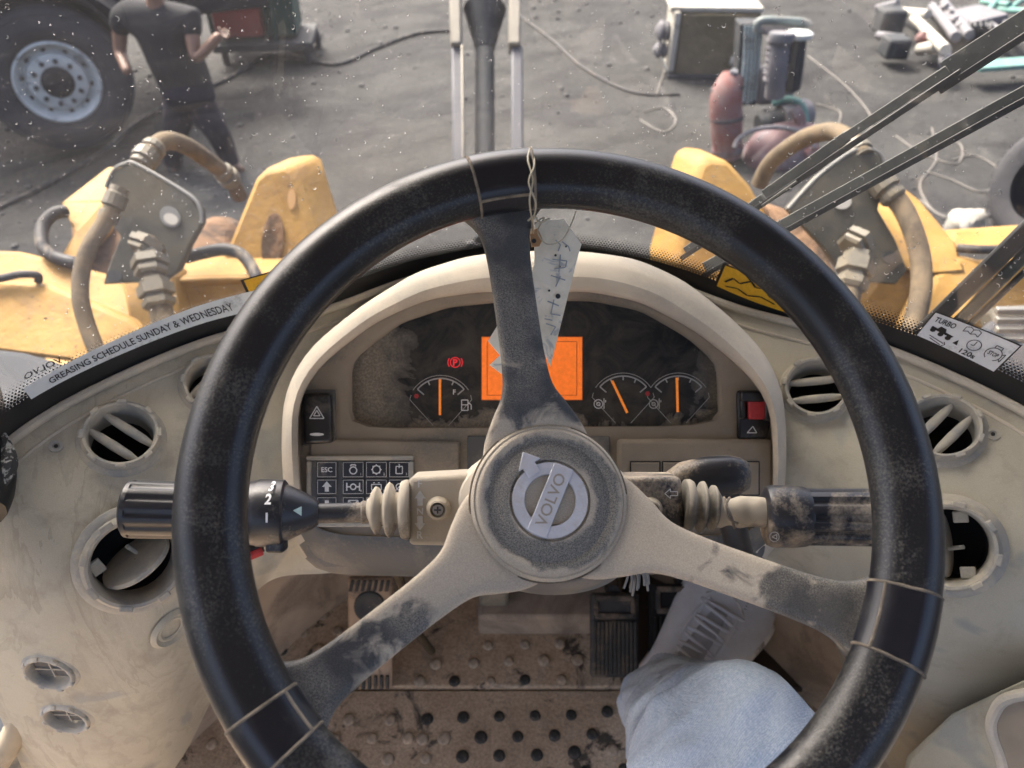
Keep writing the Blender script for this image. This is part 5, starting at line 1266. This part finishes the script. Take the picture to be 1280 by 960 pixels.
hose('h', 'long grey hose dropping down the front of the left yellow frame', [(140, 262, 1.60), (128, 282, 1.59), (112, 308, 1.57), (102, 340, 1.56), (101, 375, 1.55), (110, 410, 1.55), (125, 450, 1.54), (140, 500, 1.53)], .0165, M['hose'], [((133, 278, 1.60), (150, 235, 1.61), .021)])
hose('h', 'short stout elbow hose with clamp rings in the middle of the left plate', [(184, 302, 1.62), (184, 322, 1.60), (190, 345, 1.59), (198, 375, 1.58), (206, 410, 1.57), (215, 460, 1.56)], .024, M['hose'], [((178, 318, 1.60), (190, 300, 1.61), .036), ((190, 345, 1.585), (186, 318, 1.60), .034), ((200, 385, 1.575), (192, 350, 1.585), .033)])
def corr(pts, r):
    C_ = cat([V(*p) for p in pts], 14); return tube(C_, [r*(1+.10*(i % 2)) for i in range(len(C_))], 12, smoothit=False)
t = thing('conduit', 'looped black corrugated conduit left of the steel hose plate', 'hose', V(60, 300, 1.75))
mk('conduit_line', *corr([(82, 264, 1.86), (66, 268, 1.83), (53, 284, 1.80), (54, 308, 1.77), (70, 322, 1.75), (98, 330, 1.74)], .014), M['hose_black'], t)
t = thing('conduit', 'black hose bent over the yellow ledge right of the left hose plate', 'hose', V(280, 320, 1.75))
mk('conduit_line', *tube([V(*p) for p in ((232, 322, 1.72), (255, 316, 1.72), (282, 312, 1.72), (304, 320, 1.72), (320, 345, 1.70), (328, 375, 1.68))], .014, 12), M['hose_black'], t)
t = thing('conduit', 'thin black hose crossing the far left yellow plate', 'hose', V(20, 348, 1.66))
mk('conduit_line', *tube([V(*p) for p in ((-40, 352, 1.63), (0, 348, 1.64), (25, 343, 1.64), (46, 344, 1.65), (48, 352, 1.66))], .0085, 10), M['hose_black'], t)
# right side
rf = thing('front_frame', 'mud stained yellow loader frame with grey steel hose plate, outside right behind the wipers', 'machine frame', V(1100, 470, 1.9)-Vector((0, 0, 1.2)))
plate('frame_face', [(820, 350), (1060, 346), (1200, 330), (1290, 322), (1330, 420), (1180, 560), (900, 560), (780, 480)], 1.75, Vector((0, .10, -.06)), M['yellow'], rf)
plate('side_fin', [(1172, 345, 1.72), (1200, 322, 1.75), (1238, 330, 1.74), (1222, 370, 1.70), (1150, 480, 1.60), (1110, 480, 1.60)], 1.7, Vector((-.01, .06, -.02)), M['yellow'], rf)
plate('cross_bar', [(1186, 312, 1.80), (1190, 287, 1.86), (1320, 278, 1.86), (1330, 306, 1.80)], 1.8, Vector((0, .05, -.03)), M['yellow'], rf, bevel=.012)
plate('slant_bar', [(1118, 262, 1.84), (1128, 232, 1.88), (1150, 250, 1.88), (1196, 302, 1.80), (1210, 340, 1.72), (1160, 345, 1.72)], 1.8, Vector((-.02, .06, -.01)), M['yellow'], rf, bevel=.012)
plate('slant_foot', [(1098, 270, 1.80), (1118, 262, 1.82), (1142, 300, 1.78), (1165, 345, 1.72), (1132, 338, 1.72), (1122, 315, 1.74)], 1.8, Vector((.0, .08, -.01)), M['yellow'], rf, bevel=.008)
plate('pivot_ear', [(842, 330), (868, 230), (876, 204), (888, 198), (912, 201), (940, 232), (960, 268), (1000, 290), (1040, 340), (1030, 400), (840, 420)], 1.90, Vector((-.05, .10, -.01)), M['yellow'], rf, bevel=.014)
plate('mud_ledge', [(960, 256, 1.86), (985, 262, 1.85), (1030, 310, 1.80), (1052, 350, 1.75), (1000, 340, 1.78), (975, 300, 1.82)], 1.8, Vector((0, .08, -.03)), M['mudsteel'], rf, bevel=.012)
plate('tie_block', [(1240, 388, 1.60), (1330, 380, 1.60), (1330, 425, 1.56), (1250, 425, 1.56)], 1.6, Vector((0, .05, -.03)), M['steel'], rf)
hp = [(985, 262), (1022, 222), (1062, 192), (1085, 187), (1102, 196), (1108, 220), (1098, 262), (1120, 300), (1135, 338), (1120, 356), (1060, 352), (1030, 310)]
plate('hose_plate', [(x, y, 1.68) for x, y in hp], 1.68, Vector((-.004, .022, -.008)), M['steel'], rf, bevel=.004)
mk('plate_edge', *tube([V(x, y-1, 1.682) for x, y in hp[0:6]], .004, 8), M['steel_edge'], rf)
for x, y, r_ in ((1112, 322, 10), (1052, 252, 12)):
    mk('plate_hole', *extr([V(x+r_*math.cos(a), y+r_*.8*math.sin(a), 1.676) for a in [2*PI*i/24 for i in range(24)]], FW*-.002), M['scrapdark'] if x > 1100 else M['oldwhite'], rf)
mk('lower_body', *box(V(1100, 520, 1.9)-Vector((.0, -.15, .35)), 1.0, .5, .7), M['yellow'], rf, bevel=.02)
hose('h', 'thick muddy hose arching behind the wiper towards the red scrap', [(948, 232, 2.0), (962, 205, 1.96), (985, 185, 1.9), (1012, 170, 1.84), (1042, 165, 1.78), (1066, 178, 1.72), (1078, 195, 1.69)], .021, M['hose'], [((1058, 172, 1.74), (1080, 198, 1.69), .026)])
hose('h', 'brown hose curving down right of the right hand hose plate', [(1105, 235, 1.66), (1125, 255, 1.65), (1140, 285, 1.63), (1150, 320, 1.62), (1152, 355, 1.60), (1146, 390, 1.58), (1132, 430, 1.56), (1110, 480, 1.54)], .021, M['hose'], [((1120, 250, 1.65), (1096, 222, 1.67), .027)])
hose('h', 'short oily elbow hose on the right hand hose plate', [(1072, 300, 1.64), (1072, 318, 1.61), (1067, 345, 1.60), (1060, 380, 1.58), (1050, 430, 1.56)], .022, M['hose'], [((1062, 312, 1.61), (1078, 298, 1.62), .034), ((1062, 362, 1.59), (1074, 318, 1.61), .034)])
t = thing('conduit', 'thin black hose lying on the right yellow cross bar', 'hose', V(1240, 312, 1.72))
mk('conduit_line', *tube([V(*p) for p in ((1196, 310, 1.76), (1225, 312, 1.74), (1262, 312, 1.74), (1300, 310, 1.74))], .010, 10), M['hose_black'], t)
# fenders, bluish grey, low in the corners of the glass
def fender(label, pts, slots):
    t = thing('fender', label, 'fender', V(pts[0][0], pts[0][1], pts[0][2])-Vector((0, 0, .3)))
    P_ = [V(*p) for p in pts]; mk('fender_shell', *extr(P_, Vector((0, .04, -.10))), M['fender'], t, bevel=.015, seg=3)
    for i in range(slots):
        mk('step_slot', *box(V(1272, 388+i*12, 1.40), .08, .012, .012), M['steel_edge'], t, bevel=.002)
    return t
fender('grey blue plastic fender below the windscreen, lower left', [(-80, 425, 1.50), (30, 438, 1.48), (88, 456, 1.46), (130, 488, 1.42), (160, 560, 1.3), (-80, 700, 1.2)], 0)
fender('grey blue fender with ribbed step below the turbo sticker', [(1190, 470, 1.42), (1208, 425, 1.47), (1240, 398, 1.50), (1350, 380, 1.50), (1400, 700, 1.2), (1150, 560, 1.3)], 4)
# ================================================================ LIFT LINKAGE straight ahead
lk = thing('tilt_linkage', 'tall tilt linkage with two pale bars and a dark greasy rod, straight ahead', 'machine linkage', V(608, 260, 3.9)-Vector((0, 0, .5)))
def vb(name, x0, y0, d0, x1, y1, d1, wpx, th, mat):
    P_, Q_ = V(x0, y0, d0), V(x1, y1, d1); d_ = (Q_-P_).normalized(); s_ = Vector((1, 0, 0)); n_ = d_.cross(s_).normalized()
    return mk(name, *box((P_+Q_)/2, (Q_-P_).length, wpx*(d0+d1)/2/FPX, th, d_, s_, n_), mat, lk, bevel=.01)
M['linkpaint'] = surf('worn_cream_linkage', (.20, .18, .14), .6, dust=.35, dustcol=(.13, .125, .115), dscale=6)
M['reflblue'] = surf('blue_grey_reflection', (.034, .036, .046), .6, dust=.3, dustcol=(.045, .046, .054), dscale=6)
vb('side_bar', 568, -70, 3.9, 571, 62, 3.8, 14, .10, M['linkpaint']); vb('side_bar', 645, -70, 3.9, 643, 62, 3.8, 15, .10, M['linkpaint'])
vb('reflection_bar', 572, 60, 3.81, 574, 235, 3.6, 15, .06, M['reflblue']); vb('reflection_bar', 646, 60, 3.81, 647, 235, 3.6, 15, .06, M['reflblue'])  # solid blue-grey bars stand in for a reflection in the windscreen
vb('bar_edge', 578, 60, 3.78, 580, 235, 3.57, 3, .06, M['linkpaint'])
mk('cylinder_rod', *tube([V(606, -60, 4.0), V(606, 30, 3.95)], .085, 20, smoothit=False), M['mudsteel'], lk)
mk('piston_rod', *tube([V(606, 10, 3.95), V(606, 300, 3.6)], .048, 20, smoothit=False), M['scrapdark'], lk)
mk('grease_boot', *tube([V(606, 12, 3.92), V(606, 40, 3.9), V(606, 62, 3.88)], [.11, .075, .05], 20), M['scrapdark'], lk)
# ================================================================ THE YARD
GZ = lambda px, py: atz(px, py, 0)
# truck, its big wheel in view
tr = thing('truck', 'dark truck with large dusty wheel and pale ten hole rim, upper left', 'truck', GZ(60, 190))
ax = Vector((.42, -.86, .0)).normalized(); wc = V(72, 98, 6.6); 
contact = wc.z
rT = .60
def TW(prof, seg=64): return lathe(prof, wc, ax, seg)
ty = mk('tyre', *TW([(.33, .10), (.345, .13), (.40, .155), (.46, .160), (.52, .150), (.560, .135), (.575, .12), (.590, .08), (.60, .0), (.598, -.10), (.585, -.16), (.52, -.19), (.34, -.17)]), M['tyre'], tr, auto=0)
for r_ in (.545, .565):
    mk('tyre_ridge', *tube([wc+frame(ax)[0]*math.cos(a)*r_+frame(ax)[1]*math.sin(a)*r_+ax*(.143 if r_ < .56 else .128) for a in [2*PI*i/48 for i in range(48)]], .006, 6, closed=True, smoothit=False), M['tyre'], ty)
rm = mk('wheel_rim', *TW([(.335, .10), (.335, .135), (.318, .145), (.300, .13), (.280, .08), (.250, .06), (.240, .075), (.225, .11), (.215, .115), (.130, .115), (.120, .100), (.115, .03)]), M['truckrim'], tr, auto=40)
X, Y, Z = frame(ax)
for i in range(10):
    a = 2*PI*i/10+.1; p = wc+X*math.cos(a)*.175+Y*math.sin(a)*.175+ax*.113
    mk('wheel_nut', *capped([(.020, 0), (.019, .022), (.010, .026)], p, ax, 8), M['scrapdark'], rm)
    a += .31; p = wc+X*math.cos(a)*.264+Y*math.sin(a)*.264+ax*.068
    mk('vent_hole', *capped([(.020, 0), (.020, .006)], p, ax, 12), M['black'], rm)
mk('wheel_hub', *TW([(.135, .04), (.135, .10), (.12, .13), (.085, .150), (.075, .150), (.04, .14), (.001, .138)], 32), M['truckdark'], tr)
# rest of the truck: rear wheels, chassis, mudguard and box
wc2 = wc
mk('chassis', *box(wc-ax*.9+Vector((-.3, .2, .35)), 4.6, .9, .35, Vector((.86, .42, 0)), ax), M['truckdark'], tr, bevel=.03)
arc_ = [math.radians(q) for q in range(20, 200, 9)]
mk('mudguard', *extr([wc+X*math.cos(a)*.78+Y*math.sin(a)*.78+ax*.15 for a in arc_]+[wc+X*math.cos(a)*.75+Y*math.sin(a)*.75+ax*.15 for a in arc_[::-1]], -ax*.65), M['truckdark'], tr)
mk('inner_tyre', *lathe([(.33, -.1), (.58, -.12), (.60, -.3), (.58, -.45), (.33, -.47)], wc-ax*.25, ax, 48), M['tyre'], tr)
mk('cargo_box', *box(wc-ax*1.2+Vector((-1.6, .0, 1.25)), 5.2, 2.2, 1.1, Vector((.86, .42, 0)), ax), M['truckdark'], tr, bevel=.03)
# man in the yard
mn = thing('person', 'man in charcoal shirt and black trousers reaching out one arm, upper left', 'person', GZ(258, 222))
def skin(name, joints, edges, mat, par, sub=2):
    """joints: (point, radius); one continuous skin"""
    me = bpy.data.meshes.new(name); wi = MW[par.name].inverted()
    me.from_pydata([tuple(wi @ Vector(j[0])) for j in joints], edges, []); o = bpy.data.objects.new(name, me); COL.objects.link(o); o.parent = par; MW[o.name] = MW[par.name]
    me.materials.append(mat); md = o.modifiers.new('skin', 'SKIN'); md.use_smooth_shade = True
    for i, j in enumerate(joints):
        r_ = j[1]; me.skin_vertices[0].data[i].radius = (r_, r_) if not hasattr(r_, '__len__') else r_
    me.skin_vertices[0].data[0].use_root = True
    s = o.modifiers.new('sub', 'SUBSURF'); s.levels = sub; s.render_levels = sub
    return o
P0 = lambda px, py, d: V(px, py, d)
pelvis = P0(236, 118, 6.30); chest = P0(205, 45, 6.0); neck = P0(192, -8, 5.75); headc = P0(188, -40, 5.6)
rs, ls = P0(150, 20, 5.95), P0(238, 22, 5.85); lel, lh = P0(244, 76, 5.9), P0(276, 42, 5.85)
rel_, rh = P0(150, 66, 6.1), P0(160, 92, 6.0)
lk1, lf1 = P0(268, 160, 6.45), P0(290, 205, 6.72); rk1, rf1 = P0(220, 165, 6.5), P0(217, 208, 6.78)
body = skin('body', [(pelvis, .13), (chest, .15), (neck, .055), (headc, (.085, .11)), (ls, .07), (lel, .05), (lh, .035), (rs, .07), (rel_, .05), (rh, .035), (P0(252, 122, 6.3), .08), (lk1, .06), (lf1, .045), (P0(220, 122, 6.35), .08), (rk1, .06), (rf1, .045), (P0(302, 214, 6.75), .035), (P0(222, 224, 6.75), .035)],
            [(0, 1), (1, 2), (2, 3), (1, 4), (4, 5), (5, 6), (1, 7), (7, 8), (8, 9), (0, 10), (10, 11), (11, 12), (0, 13), (13, 14), (14, 15), (12, 16), (15, 17)], M['skin'], mn)
for k, (dx, dy) in enumerate(((6, -5), (9, -2), (9, 2), (7, 5), (-2, -7))):
    mk('finger', *tube([lh, P0(276+dx*.7, 42+dy*.7, 5.84), P0(276+dx*1.2, 42+dy*1.1, 5.83)], [.016, .013, .009], 8), M['skin'], body)
skin('shirt', [(P0(236, 124, 6.33), (.225, .19)), (P0(234, 108, 6.3), (.23, .19)), (P0(222, 80, 6.15), (.24, .19)), (chest, (.25, .20)), (P0(196, 12, 5.85), (.21, .16)), (ls, .10), (P0(243, 52, 5.88), .085), (rs, .10), (P0(150, 46, 6.03), .085)],
     [(0, 1), (1, 2), (2, 3), (3, 4), (4, 5), (5, 6), (4, 7), (7, 8)], M['shirt'], mn)
mk('trousers', *join(tube([P0(234, 97, 6.27), P0(236, 112, 6.31), P0(237, 124, 6.34), P0(240, 138, 6.38)], [.185, .20, .20, .12], 20), tube([P0(246, 122, 6.33), P0(256, 142, 6.4), lk1, P0(280, 182, 6.6), P0(288, 204, 6.7)], [.12, .125, .105, .09, .075], 16),
     tube([P0(226, 122, 6.35), P0(223, 145, 6.42), rk1, P0(217, 185, 6.64), P0(216, 205, 6.75)], [.12, .125, .10, .085, .075], 16)), M['trousers'], mn, auto=0)
skin('sandal', [(P0(290, 208, 6.74), .05), (P0(306, 217, 6.74), .045)], [(0, 1)], M['mudsteel'], mn, 1)
skin('sandal', [(P0(216, 205, 6.8), .06), (P0(222, 226, 6.76), .045)], [(0, 1)], M['footblue'], mn, 1)
def yard_box(name, label, catg, c, sz, rot, mats, extras=()):
    pass
# red and green box on legs, top left
rb = thing('machine_crate', 'red and dark green box on a low trolley at the top edge, left of centre', 'crate', GZ(335, 70))
c0 = GZ(335, 70); d_ = Vector((1, .12, 0)).normalized(); dn = Vector((-.12, 1, 0)).normalized()
mk('red_panel', *box(c0+Vector((-.22, 0, .62)), .52, .6, .66, d_, dn), surf('bright_red_paint', (.30, .035, .028), .6, dust=.2, dustcol=(.2, .12, .1), dscale=5), rb, bevel=.02)
mk('green_panel', *box(c0+Vector((.25, .05, .60)), .34, .62, .62, d_, dn), M['greenpaint'], rb, bevel=.02)
mk('trolley_deck', *box(c0+Vector((.05, -.05, .22)), 1.1, .8, .08, d_, dn), M['scrapdark'], rb, bevel=.01)
for sx_ in (-.45, .5):
    for sy_ in (-.3, .3): mk('leg', *box(c0+Vector((.05+sx_, sy_, .10)), .07, .07, .2, d_, dn), M['scrapdark'], rb, bevel=.01)
for sx_ in (-.45, .25): mk('corner_post', *box(c0+Vector((sx_-.03, -.3, .6)), .05, .05, .75, d_, dn), M['greenpaint'], rb, bevel=.01)
# rusty ochre generator box with a white lid
gb = thing('generator_box', 'rusty ochre engine box with dirty white lid, top right of centre', 'machine box', GZ(895, 110))
c0 = GZ(895, 95); d_ = Vector((1, -.05, 0)).normalized(); dn = Vector((.05, 1, 0)).normalized(); bw = .62
mk('box_shell', *box(c0+Vector((-.05, .25, .34)), .86, .62, .66, d_, dn), M['rustbox'], gb, bevel=.03)
mk('white_lid', *box(c0+Vector((-.10, .32, .70)), .98, .74, .05, d_, dn), M['oldwhite'], gb, bevel=.01)
mk('side_cheek', *box(c0+Vector((-.52, .20, .38)), .07, .60, .62, d_, dn), M['oldwhite'], gb, bevel=.02)
for z_, r_ in ((.45, .10), (.25, .08)): mk('side_pulley', *capped([(r_, 0), (r_*1.1, .03), (r_*.7, .05), (r_*1.1, .07), (r_, .10), (r_*.3, .14)], c0+Vector((-.58, .1, z_)), (-1, 0, 0), 20), M['scrap'], gb)
mk('skid', *box(c0+Vector((-.05, .22, .02)), 1.0, .7, .04, d_, dn), M['scrapdark'], gb, bevel=.01)
mk('rust_outlet', *tube([c0+Vector((.1, -.10, .2)), c0+Vector((.25, -.16, .16))], .05, 10, smoothit=False), M['oldwhite'], gb)
# stack of pale blue pipes/guard
pg = thing('radiator_core', 'upright radiator core with pale blue fins beside the ochre box', 'radiator', GZ(935, 140))
for i in range(5):
    P_ = V(932+i*4.6, 32, 6.7); Q_ = V(925+i*4.6, 130-abs(i-2)*2, 7.0)
    mk('fin', *tube([P_, (P_+Q_)/2+Vector((.01, 0, 0)), Q_], .012, 8), surf('pale_blue_fin', (0.223, 0.285, 0.31), .5, .2, dust=.3, dustcol=(0.155, 0.174, 0.18), dscale=6) if i == 0 else bpy.data.materials['pale_blue_fin'], pg)
mk('core_block', *extr([V(925, 30, 6.78), V(955, 30, 6.78), V(945, 132, 7.08), V(920, 132, 7.08)], Vector((0, .2, 0))), M['scrapdark'], pg, bevel=.01)
# cylinder assembly
ca_ = thing('engine_assembly', 'grey scrap engine assembly with upright cylinders and pipe crown', 'scrap engine', GZ(970, 150))
def yt(name, pts, r, mat, par, seg=14): return mk(name, *tube([V(*p) for p in pts], r, seg), mat, par)
yt('cylinder', [(975, 48, 6.4), (972, 80, 6.5), (968, 120, 6.7)], .085, M['scrap'], ca_); yt('cylinder', [(996, 45, 6.45), (992, 80, 6.55), (988, 110, 6.7)], .085, M['scrapdark'], ca_)
for y_ in (52, 60, 68, 76, 84, 92, 100): mk('cylinder_band', *capped([(.098, 0), (.103, .015), (.098, .03)], V(974-(y_-50)*.1, y_, 6.42+(y_-50)*.004), V(975, 40, 6.38)-V(968, 120, 6.7), 20), M['scrap'], ca_)
mk('cylinder_cap', *capped([(.10, 0), (.11, .04), (.10, .07)], V(976, 52, 6.35), (0, .1, 1), 20), M['scrap'], ca_)
mk('cylinder_cap', *capped([(.11, 0), (.12, .04), (.09, .06)], V(997, 48, 6.4), (0, .1, 1), 20), M['truckrim'], ca_)
mk('engine_block', *extr([V(955, 85, 6.8), V(1000, 80, 6.8), V(992, 128, 7.0), V(948, 132, 7.0)], Vector((0, .35, -.1))), M['scrap'], ca_, bevel=.03)
mk('top_tray', *extr([V(950, 28, 6.5), V(1012, 26, 6.5), V(1010, 40, 6.5), V(955, 44, 6.5)], Vector((0, .25, -.05))), M['scrap'], ca_, bevel=.02)
yt('crown_pipe', [(948, 40, 6.5), (952, 26, 6.45), (1002, 28, 6.45), (1012, 34, 6.45)], .035, surf('pale_teal_pipe', (.11, .135, .13), .5, dust=.4, dustcol=(.13, .13, .12), dscale=6), ca_)
yt('bracket_arm', [(965, 130, 6.9), (985, 124, 6.85), (1003, 132, 6.85), (1008, 160, 6.9)], .03, M['teal'], ca_)
mk('drum', *capped([(.13, 0), (.14, .04), (.14, .25), (.12, .28)], V(975, 150, 6.95), (1, .3, .1), 24), M['scrap'], ca_)
mk('drum', *capped([(.10, 0), (.11, .03), (.11, .20), (.09, .22)], V(948, 158, 6.95), (1, .2, .2), 20), M['scrapdark'], ca_)
# red scrap
rs_ = thing('red_cylinder', 'faded red upright cylinder scrap right of centre, below the ochre box', 'scrap cylinder', GZ(910, 195))
for k_, (y_, h_) in enumerate(((112, .142), (150, .142))): mk('cylinder_strap', *capped([(h_, 0), (h_+.006, .012), (h_, .024)], V(909, y_, 6.63+k_*.08), V(908, 120, 6.62)-V(908, 160, 6.75), 24), M['scrapdark'], rs_)
mk('cylinder_port', *capped([(.035, 0), (.04, .05), (.03, .07)], V(915, 97, 6.55), (0.1, -.3, 1), 14), M['scrap'], rs_)
yt('cylinder_body', [(916, 96, 6.6), (908, 120, 6.62), (908, 160, 6.75), (910, 196, 6.9)], [.10, .135, .135, .12], M['redpaint'], rs_, 24)
mk('end_flange', *capped([(.13, 0), (.14, .02), (.14, .05)], V(910, 190, 6.88), V(908, 160, 6.75)-V(910, 196, 6.9), 24), M['mauve'], rs_)
dm = thing('mauve_housing', 'dusty mauve and red rounded housing lying behind the right hose', 'scrap housing', GZ(965, 200))
R_ = []
for t, r_ in ((0, .02), (.04, .15), (.15, .22), (.4, .26), (.7, .26), (.9, .20), (1, .06)):
    c = V(930+90*t, 200-18*t, 6.9); R_.append([c+UP*math.cos(a)*r_+FW*math.sin(a)*r_ for a in [2*PI*j/28 for j in range(28)]])
mk('housing_shell', *rings(R_), M['mauve'], dm)
mk('housing_rim', *tube([V(930+50*math.cos(a)+38, 185+26*math.sin(a), 6.62) for a in [PI+PI*j/12 for j in range(13)]], .02, 8, smoothit=False), M['scrap'], dm)
yt('upright_lug', [(992, 135, 6.7), (1000, 150, 6.72), (998, 180, 6.8)], .05, M['mauve'], dm)
yt('red_stub', [(1005, 195, 6.7), (1020, 186, 6.7)], .06, M['redpaint'], dm)
# scrap steel frames top right
def yg(name, pts, r, mat, par): return mk(name, *tube([atz(p[0], p[1], .12+.12*k) for k, p in enumerate(pts)], r*1.15, 14), mat, par)
for li_, (ox, oy, lab, mt) in enumerate(((1180, 30, 'pale welded steel frame with rungs in the upper right scrap heap', 'scrap'), (1110, 50, 'dark machine remains with red part at the left of the scrap heap', 'scrapdark'), (1240, 20, 'green painted scrap frame at the top right corner', 'teal'))):
    t = thing('scrap_frame', lab, 'scrap metal', GZ(ox, oy+45))
    rr = random.Random(40+li_)
    if li_ == 0:
        yg('frame_rail', [(1165, 8, 8.0), (1195, 46, 7.9)], .05, M['scrap'], t); yg('frame_rail', [(1180, 4, 8.0), (1212, 44, 7.9)], .05, M['scrap'], t)
        for q_ in range(5): yg('rung', [(1168+q_*6, 12+q_*8, 8.0), (1184+q_*6, 8+q_*8, 8.0)], .03, M['scrap'], t)
        mk('ribbed_panel', *box(atz(1215, 22, .2), .62, .5, .10, Vector((.9, .3, .1)).normalized(), Vector((-.3, .9, 0)).normalized()), M['scrap'], t, bevel=.01)
        for q_ in range(6): yg('panel_rib', [(1198+q_*7, 8, 8.0), (1206+q_*7, 34, 7.9)], .015, M['scrapdark'], t)
        yg('frame_rail', [(1140, 20, 8.0), (1160, 40, 7.9), (1182, 62, 7.8)], .05, M['oldwhite'], t); yg('frame_rail', [(1150, 62, 7.8), (1172, 58, 7.8)], .06, M['oldwhite'], t)
        yg('frame_rail', [(1180, 60, 7.8), (1182, 80, 7.6)], .055, M['scrap'], t)
    elif li_ == 1:
        mk('block', *box(atz(1118, 58, .2), .26, .3, .22), M['scrapdark'], t, bevel=.03); mk('block', *box(atz(1112, 26, .2), .3, .3, .3), M['scrapdark'], t, bevel=.04)
        yg('bar', [(1098, 44, 8.0), (1130, 48, 8.0)], .04, M['scrap'], t); yg('bar', [(1120, 14, 8.2), (1160, 18, 8.2)], .05, M['oldwhite'], t)
        mk('red_part', *capped([(.06, 0), (.07, .05), (.05, .1)], atz(1149, 50, .2), (.2, -.6, .6), 14), M['redpaint'], t); yg('bar', [(1096, 10, 8.2), (1122, 4, 8.2)], .04, M['scrap'], t)
    else:
        for q_ in ((1228, 2, 1262, 6), (1230, 20, 1250, -4), (1262, 12, 1285, -6), (1240, 12, 1285, 14)): yg('green_bar', [(q_[0], q_[1], 8.1), (q_[2], q_[3], 8.1)], .035, M['teal'], t)
        mk('green_plate', *box(atz(1262, 80, .2), .9, .25, .05, Vector((1, .2, 0)).normalized(), Vector((-.2, 1, 0)).normalized()), M['teal'], t, bevel=.01)
        yg('rail', [(1225, 24, 8.0), (1262, 50, 7.8)], .05, M['scrap'], t); yg('rail', [(1240, 18, 8.0), (1275, 44, 7.8)], .04, M['scrap'], t)
# tyre at the right edge
tt = thing('spare_tyre', 'worn dark grey tyre at the right edge beyond the yellow cross bar', 'tyre', GZ(1275, 290))
ax2 = Vector((-.93, -.30, .2)).normalized(); c = V(1318, 236, 5.2)
mk('tread', *lathe([(.22, .13), (.30, .15), (.36, .14), (.40, .10), (.41, .0), (.40, -.10), (.36, -.14), (.22, -.13)], c, ax2, 48), M['tyre'], tt, auto=0)
X, Y, Z = frame(ax2)
for i in range(36):
    a = 2*PI*i/36; p = c+X*math.cos(a)*.407+Y*math.sin(a)*.407; rdv = (X*math.cos(a)+Y*math.sin(a)); tg = (-X*math.sin(a)+Y*math.cos(a))
    mk('tread_block', *box(p, .05, .19, .025, tg, ax2, rdv), M['tyre'], tt, bevel=.004)
rk = thing('stone_lump', 'small pale stone on the ground beyond the yellow cross bar at the right', 'stone', GZ(1210, 280))
bm = bmesh.new(); bmesh.ops.create_icosphere(bm, subdivisions=3, radius=.09)
vs = [atz(1208, 282, .10)+Vector(v.co)*(1+mnoise.noise(v.co*18)*.35)*1.5 for v in bm.verts]; fs = [[v.index for v in f.verts] for f in bm.faces]; bm.free()
mk('stone', vs, fs, M['oldwhite'], rk)
# cables and offcuts on the ground
def gcable(label, pts, r, mat, cat_='cable'):
    o = mk('ground_cable', *tube([atz(x, y, r*.9) for x, y in pts], r, 8, 8), mat); tag(o, label, cat_)
gcable('long dark cable running across the yard from the truck to the red crate', [(-40, 275), (40, 240), (120, 195), (175, 150), (225, 125), (290, 95), (325, 72), (360, 70), (420, 80), (470, 60), (520, 42), (565, 38)], .022, M['hose_black'])
gcable('dark cable curving towards the linkage left of centre', [(330, 50), (380, 65), (400, 45), (385, 30)], .018, M['hose_black'])
gcable('dark cable lying right of the linkage', [(650, 20), (690, 50), (730, 85), (790, 115), (850, 118)], .015, M['hose_black'])
M['pvc'] = surf('pale_tangled_strip', (.10, .092, .08), .6)
tang = [([(1010, 70), (1060, 110), (1090, 150), (1075, 175)], 'pale thin strip running from the engine down to the wiper'), ([(1120, 170), (1150, 190), (1195, 205), (1200, 180), (1160, 172)], 'loose pale loop in the tangle near the right edge'),
        ([(1160, 215), (1190, 225), (1230, 240), (1250, 215), (1220, 195), (1190, 200)], 'larger pale loop of strip in the tangle left of the tyre'), ([(1150, 250), (1180, 270), (1220, 265), (1260, 280)], 'pale strip lying just above the yellow cross bar'),
        ([(1165, 160), (1170, 200), (1150, 230), (1165, 262), (1190, 275)], 'wavy pale strip between the wiper and the slanting yellow bar'), ([(838, 60), (830, 90), (820, 120)], 'short pale strip left of the ochre box'), ([(1000, 150), (1040, 160), (1050, 140), (1020, 130)], 'thin pale loop right of the engine assembly'),
        ([(800, 150), (830, 165), (845, 150), (830, 135), (805, 140)], 'faint pale loop on the ground above the rim, right of centre')]
for P_, lab in tang: gcable(lab, P_, .008, M['pvc'], 'strip')
# pebbles and clods
bm = bmesh.new(); bmesh.ops.create_icosphere(bm, subdivisions=1, radius=1); iv = [Vector(v.co) for v in bm.verts]; if_ = [[v.index for v in f.verts] for f in bm.faces]; bm.free()
pv, pf = [], []; rp = random.Random(11)
for k in range(9000):
    x = rp.uniform(-7, 8); y = rp.uniform(2.2, 13)
    if mnoise.noise(Vector((x*.55, y*.55, 3))) < rp.uniform(-.35, .45): continue
    s = rp.choice((.012, .016, .02, .034)) if rp.random() < .15 else rp.uniform(.005, .013); n0 = len(pv); q = Vector((rp.random()*9, rp.random()*9, rp.random()*9))
    for v in iv: pv.append(Vector((x, y, s*.3))+Vector((v.x*s*rp.uniform(.7, 1.4), v.y*s*rp.uniform(.7, 1.2), v.z*s*.6)))
    pf += [[i+n0 for i in f] for f in if_]
o = mk('gravel', pv, pf, surf('loose_grit', (.05, .05, .05), .9, dust=.4, dustcol=(.09, .088, .085), dscale=1.5), kind='stuff', auto=0)
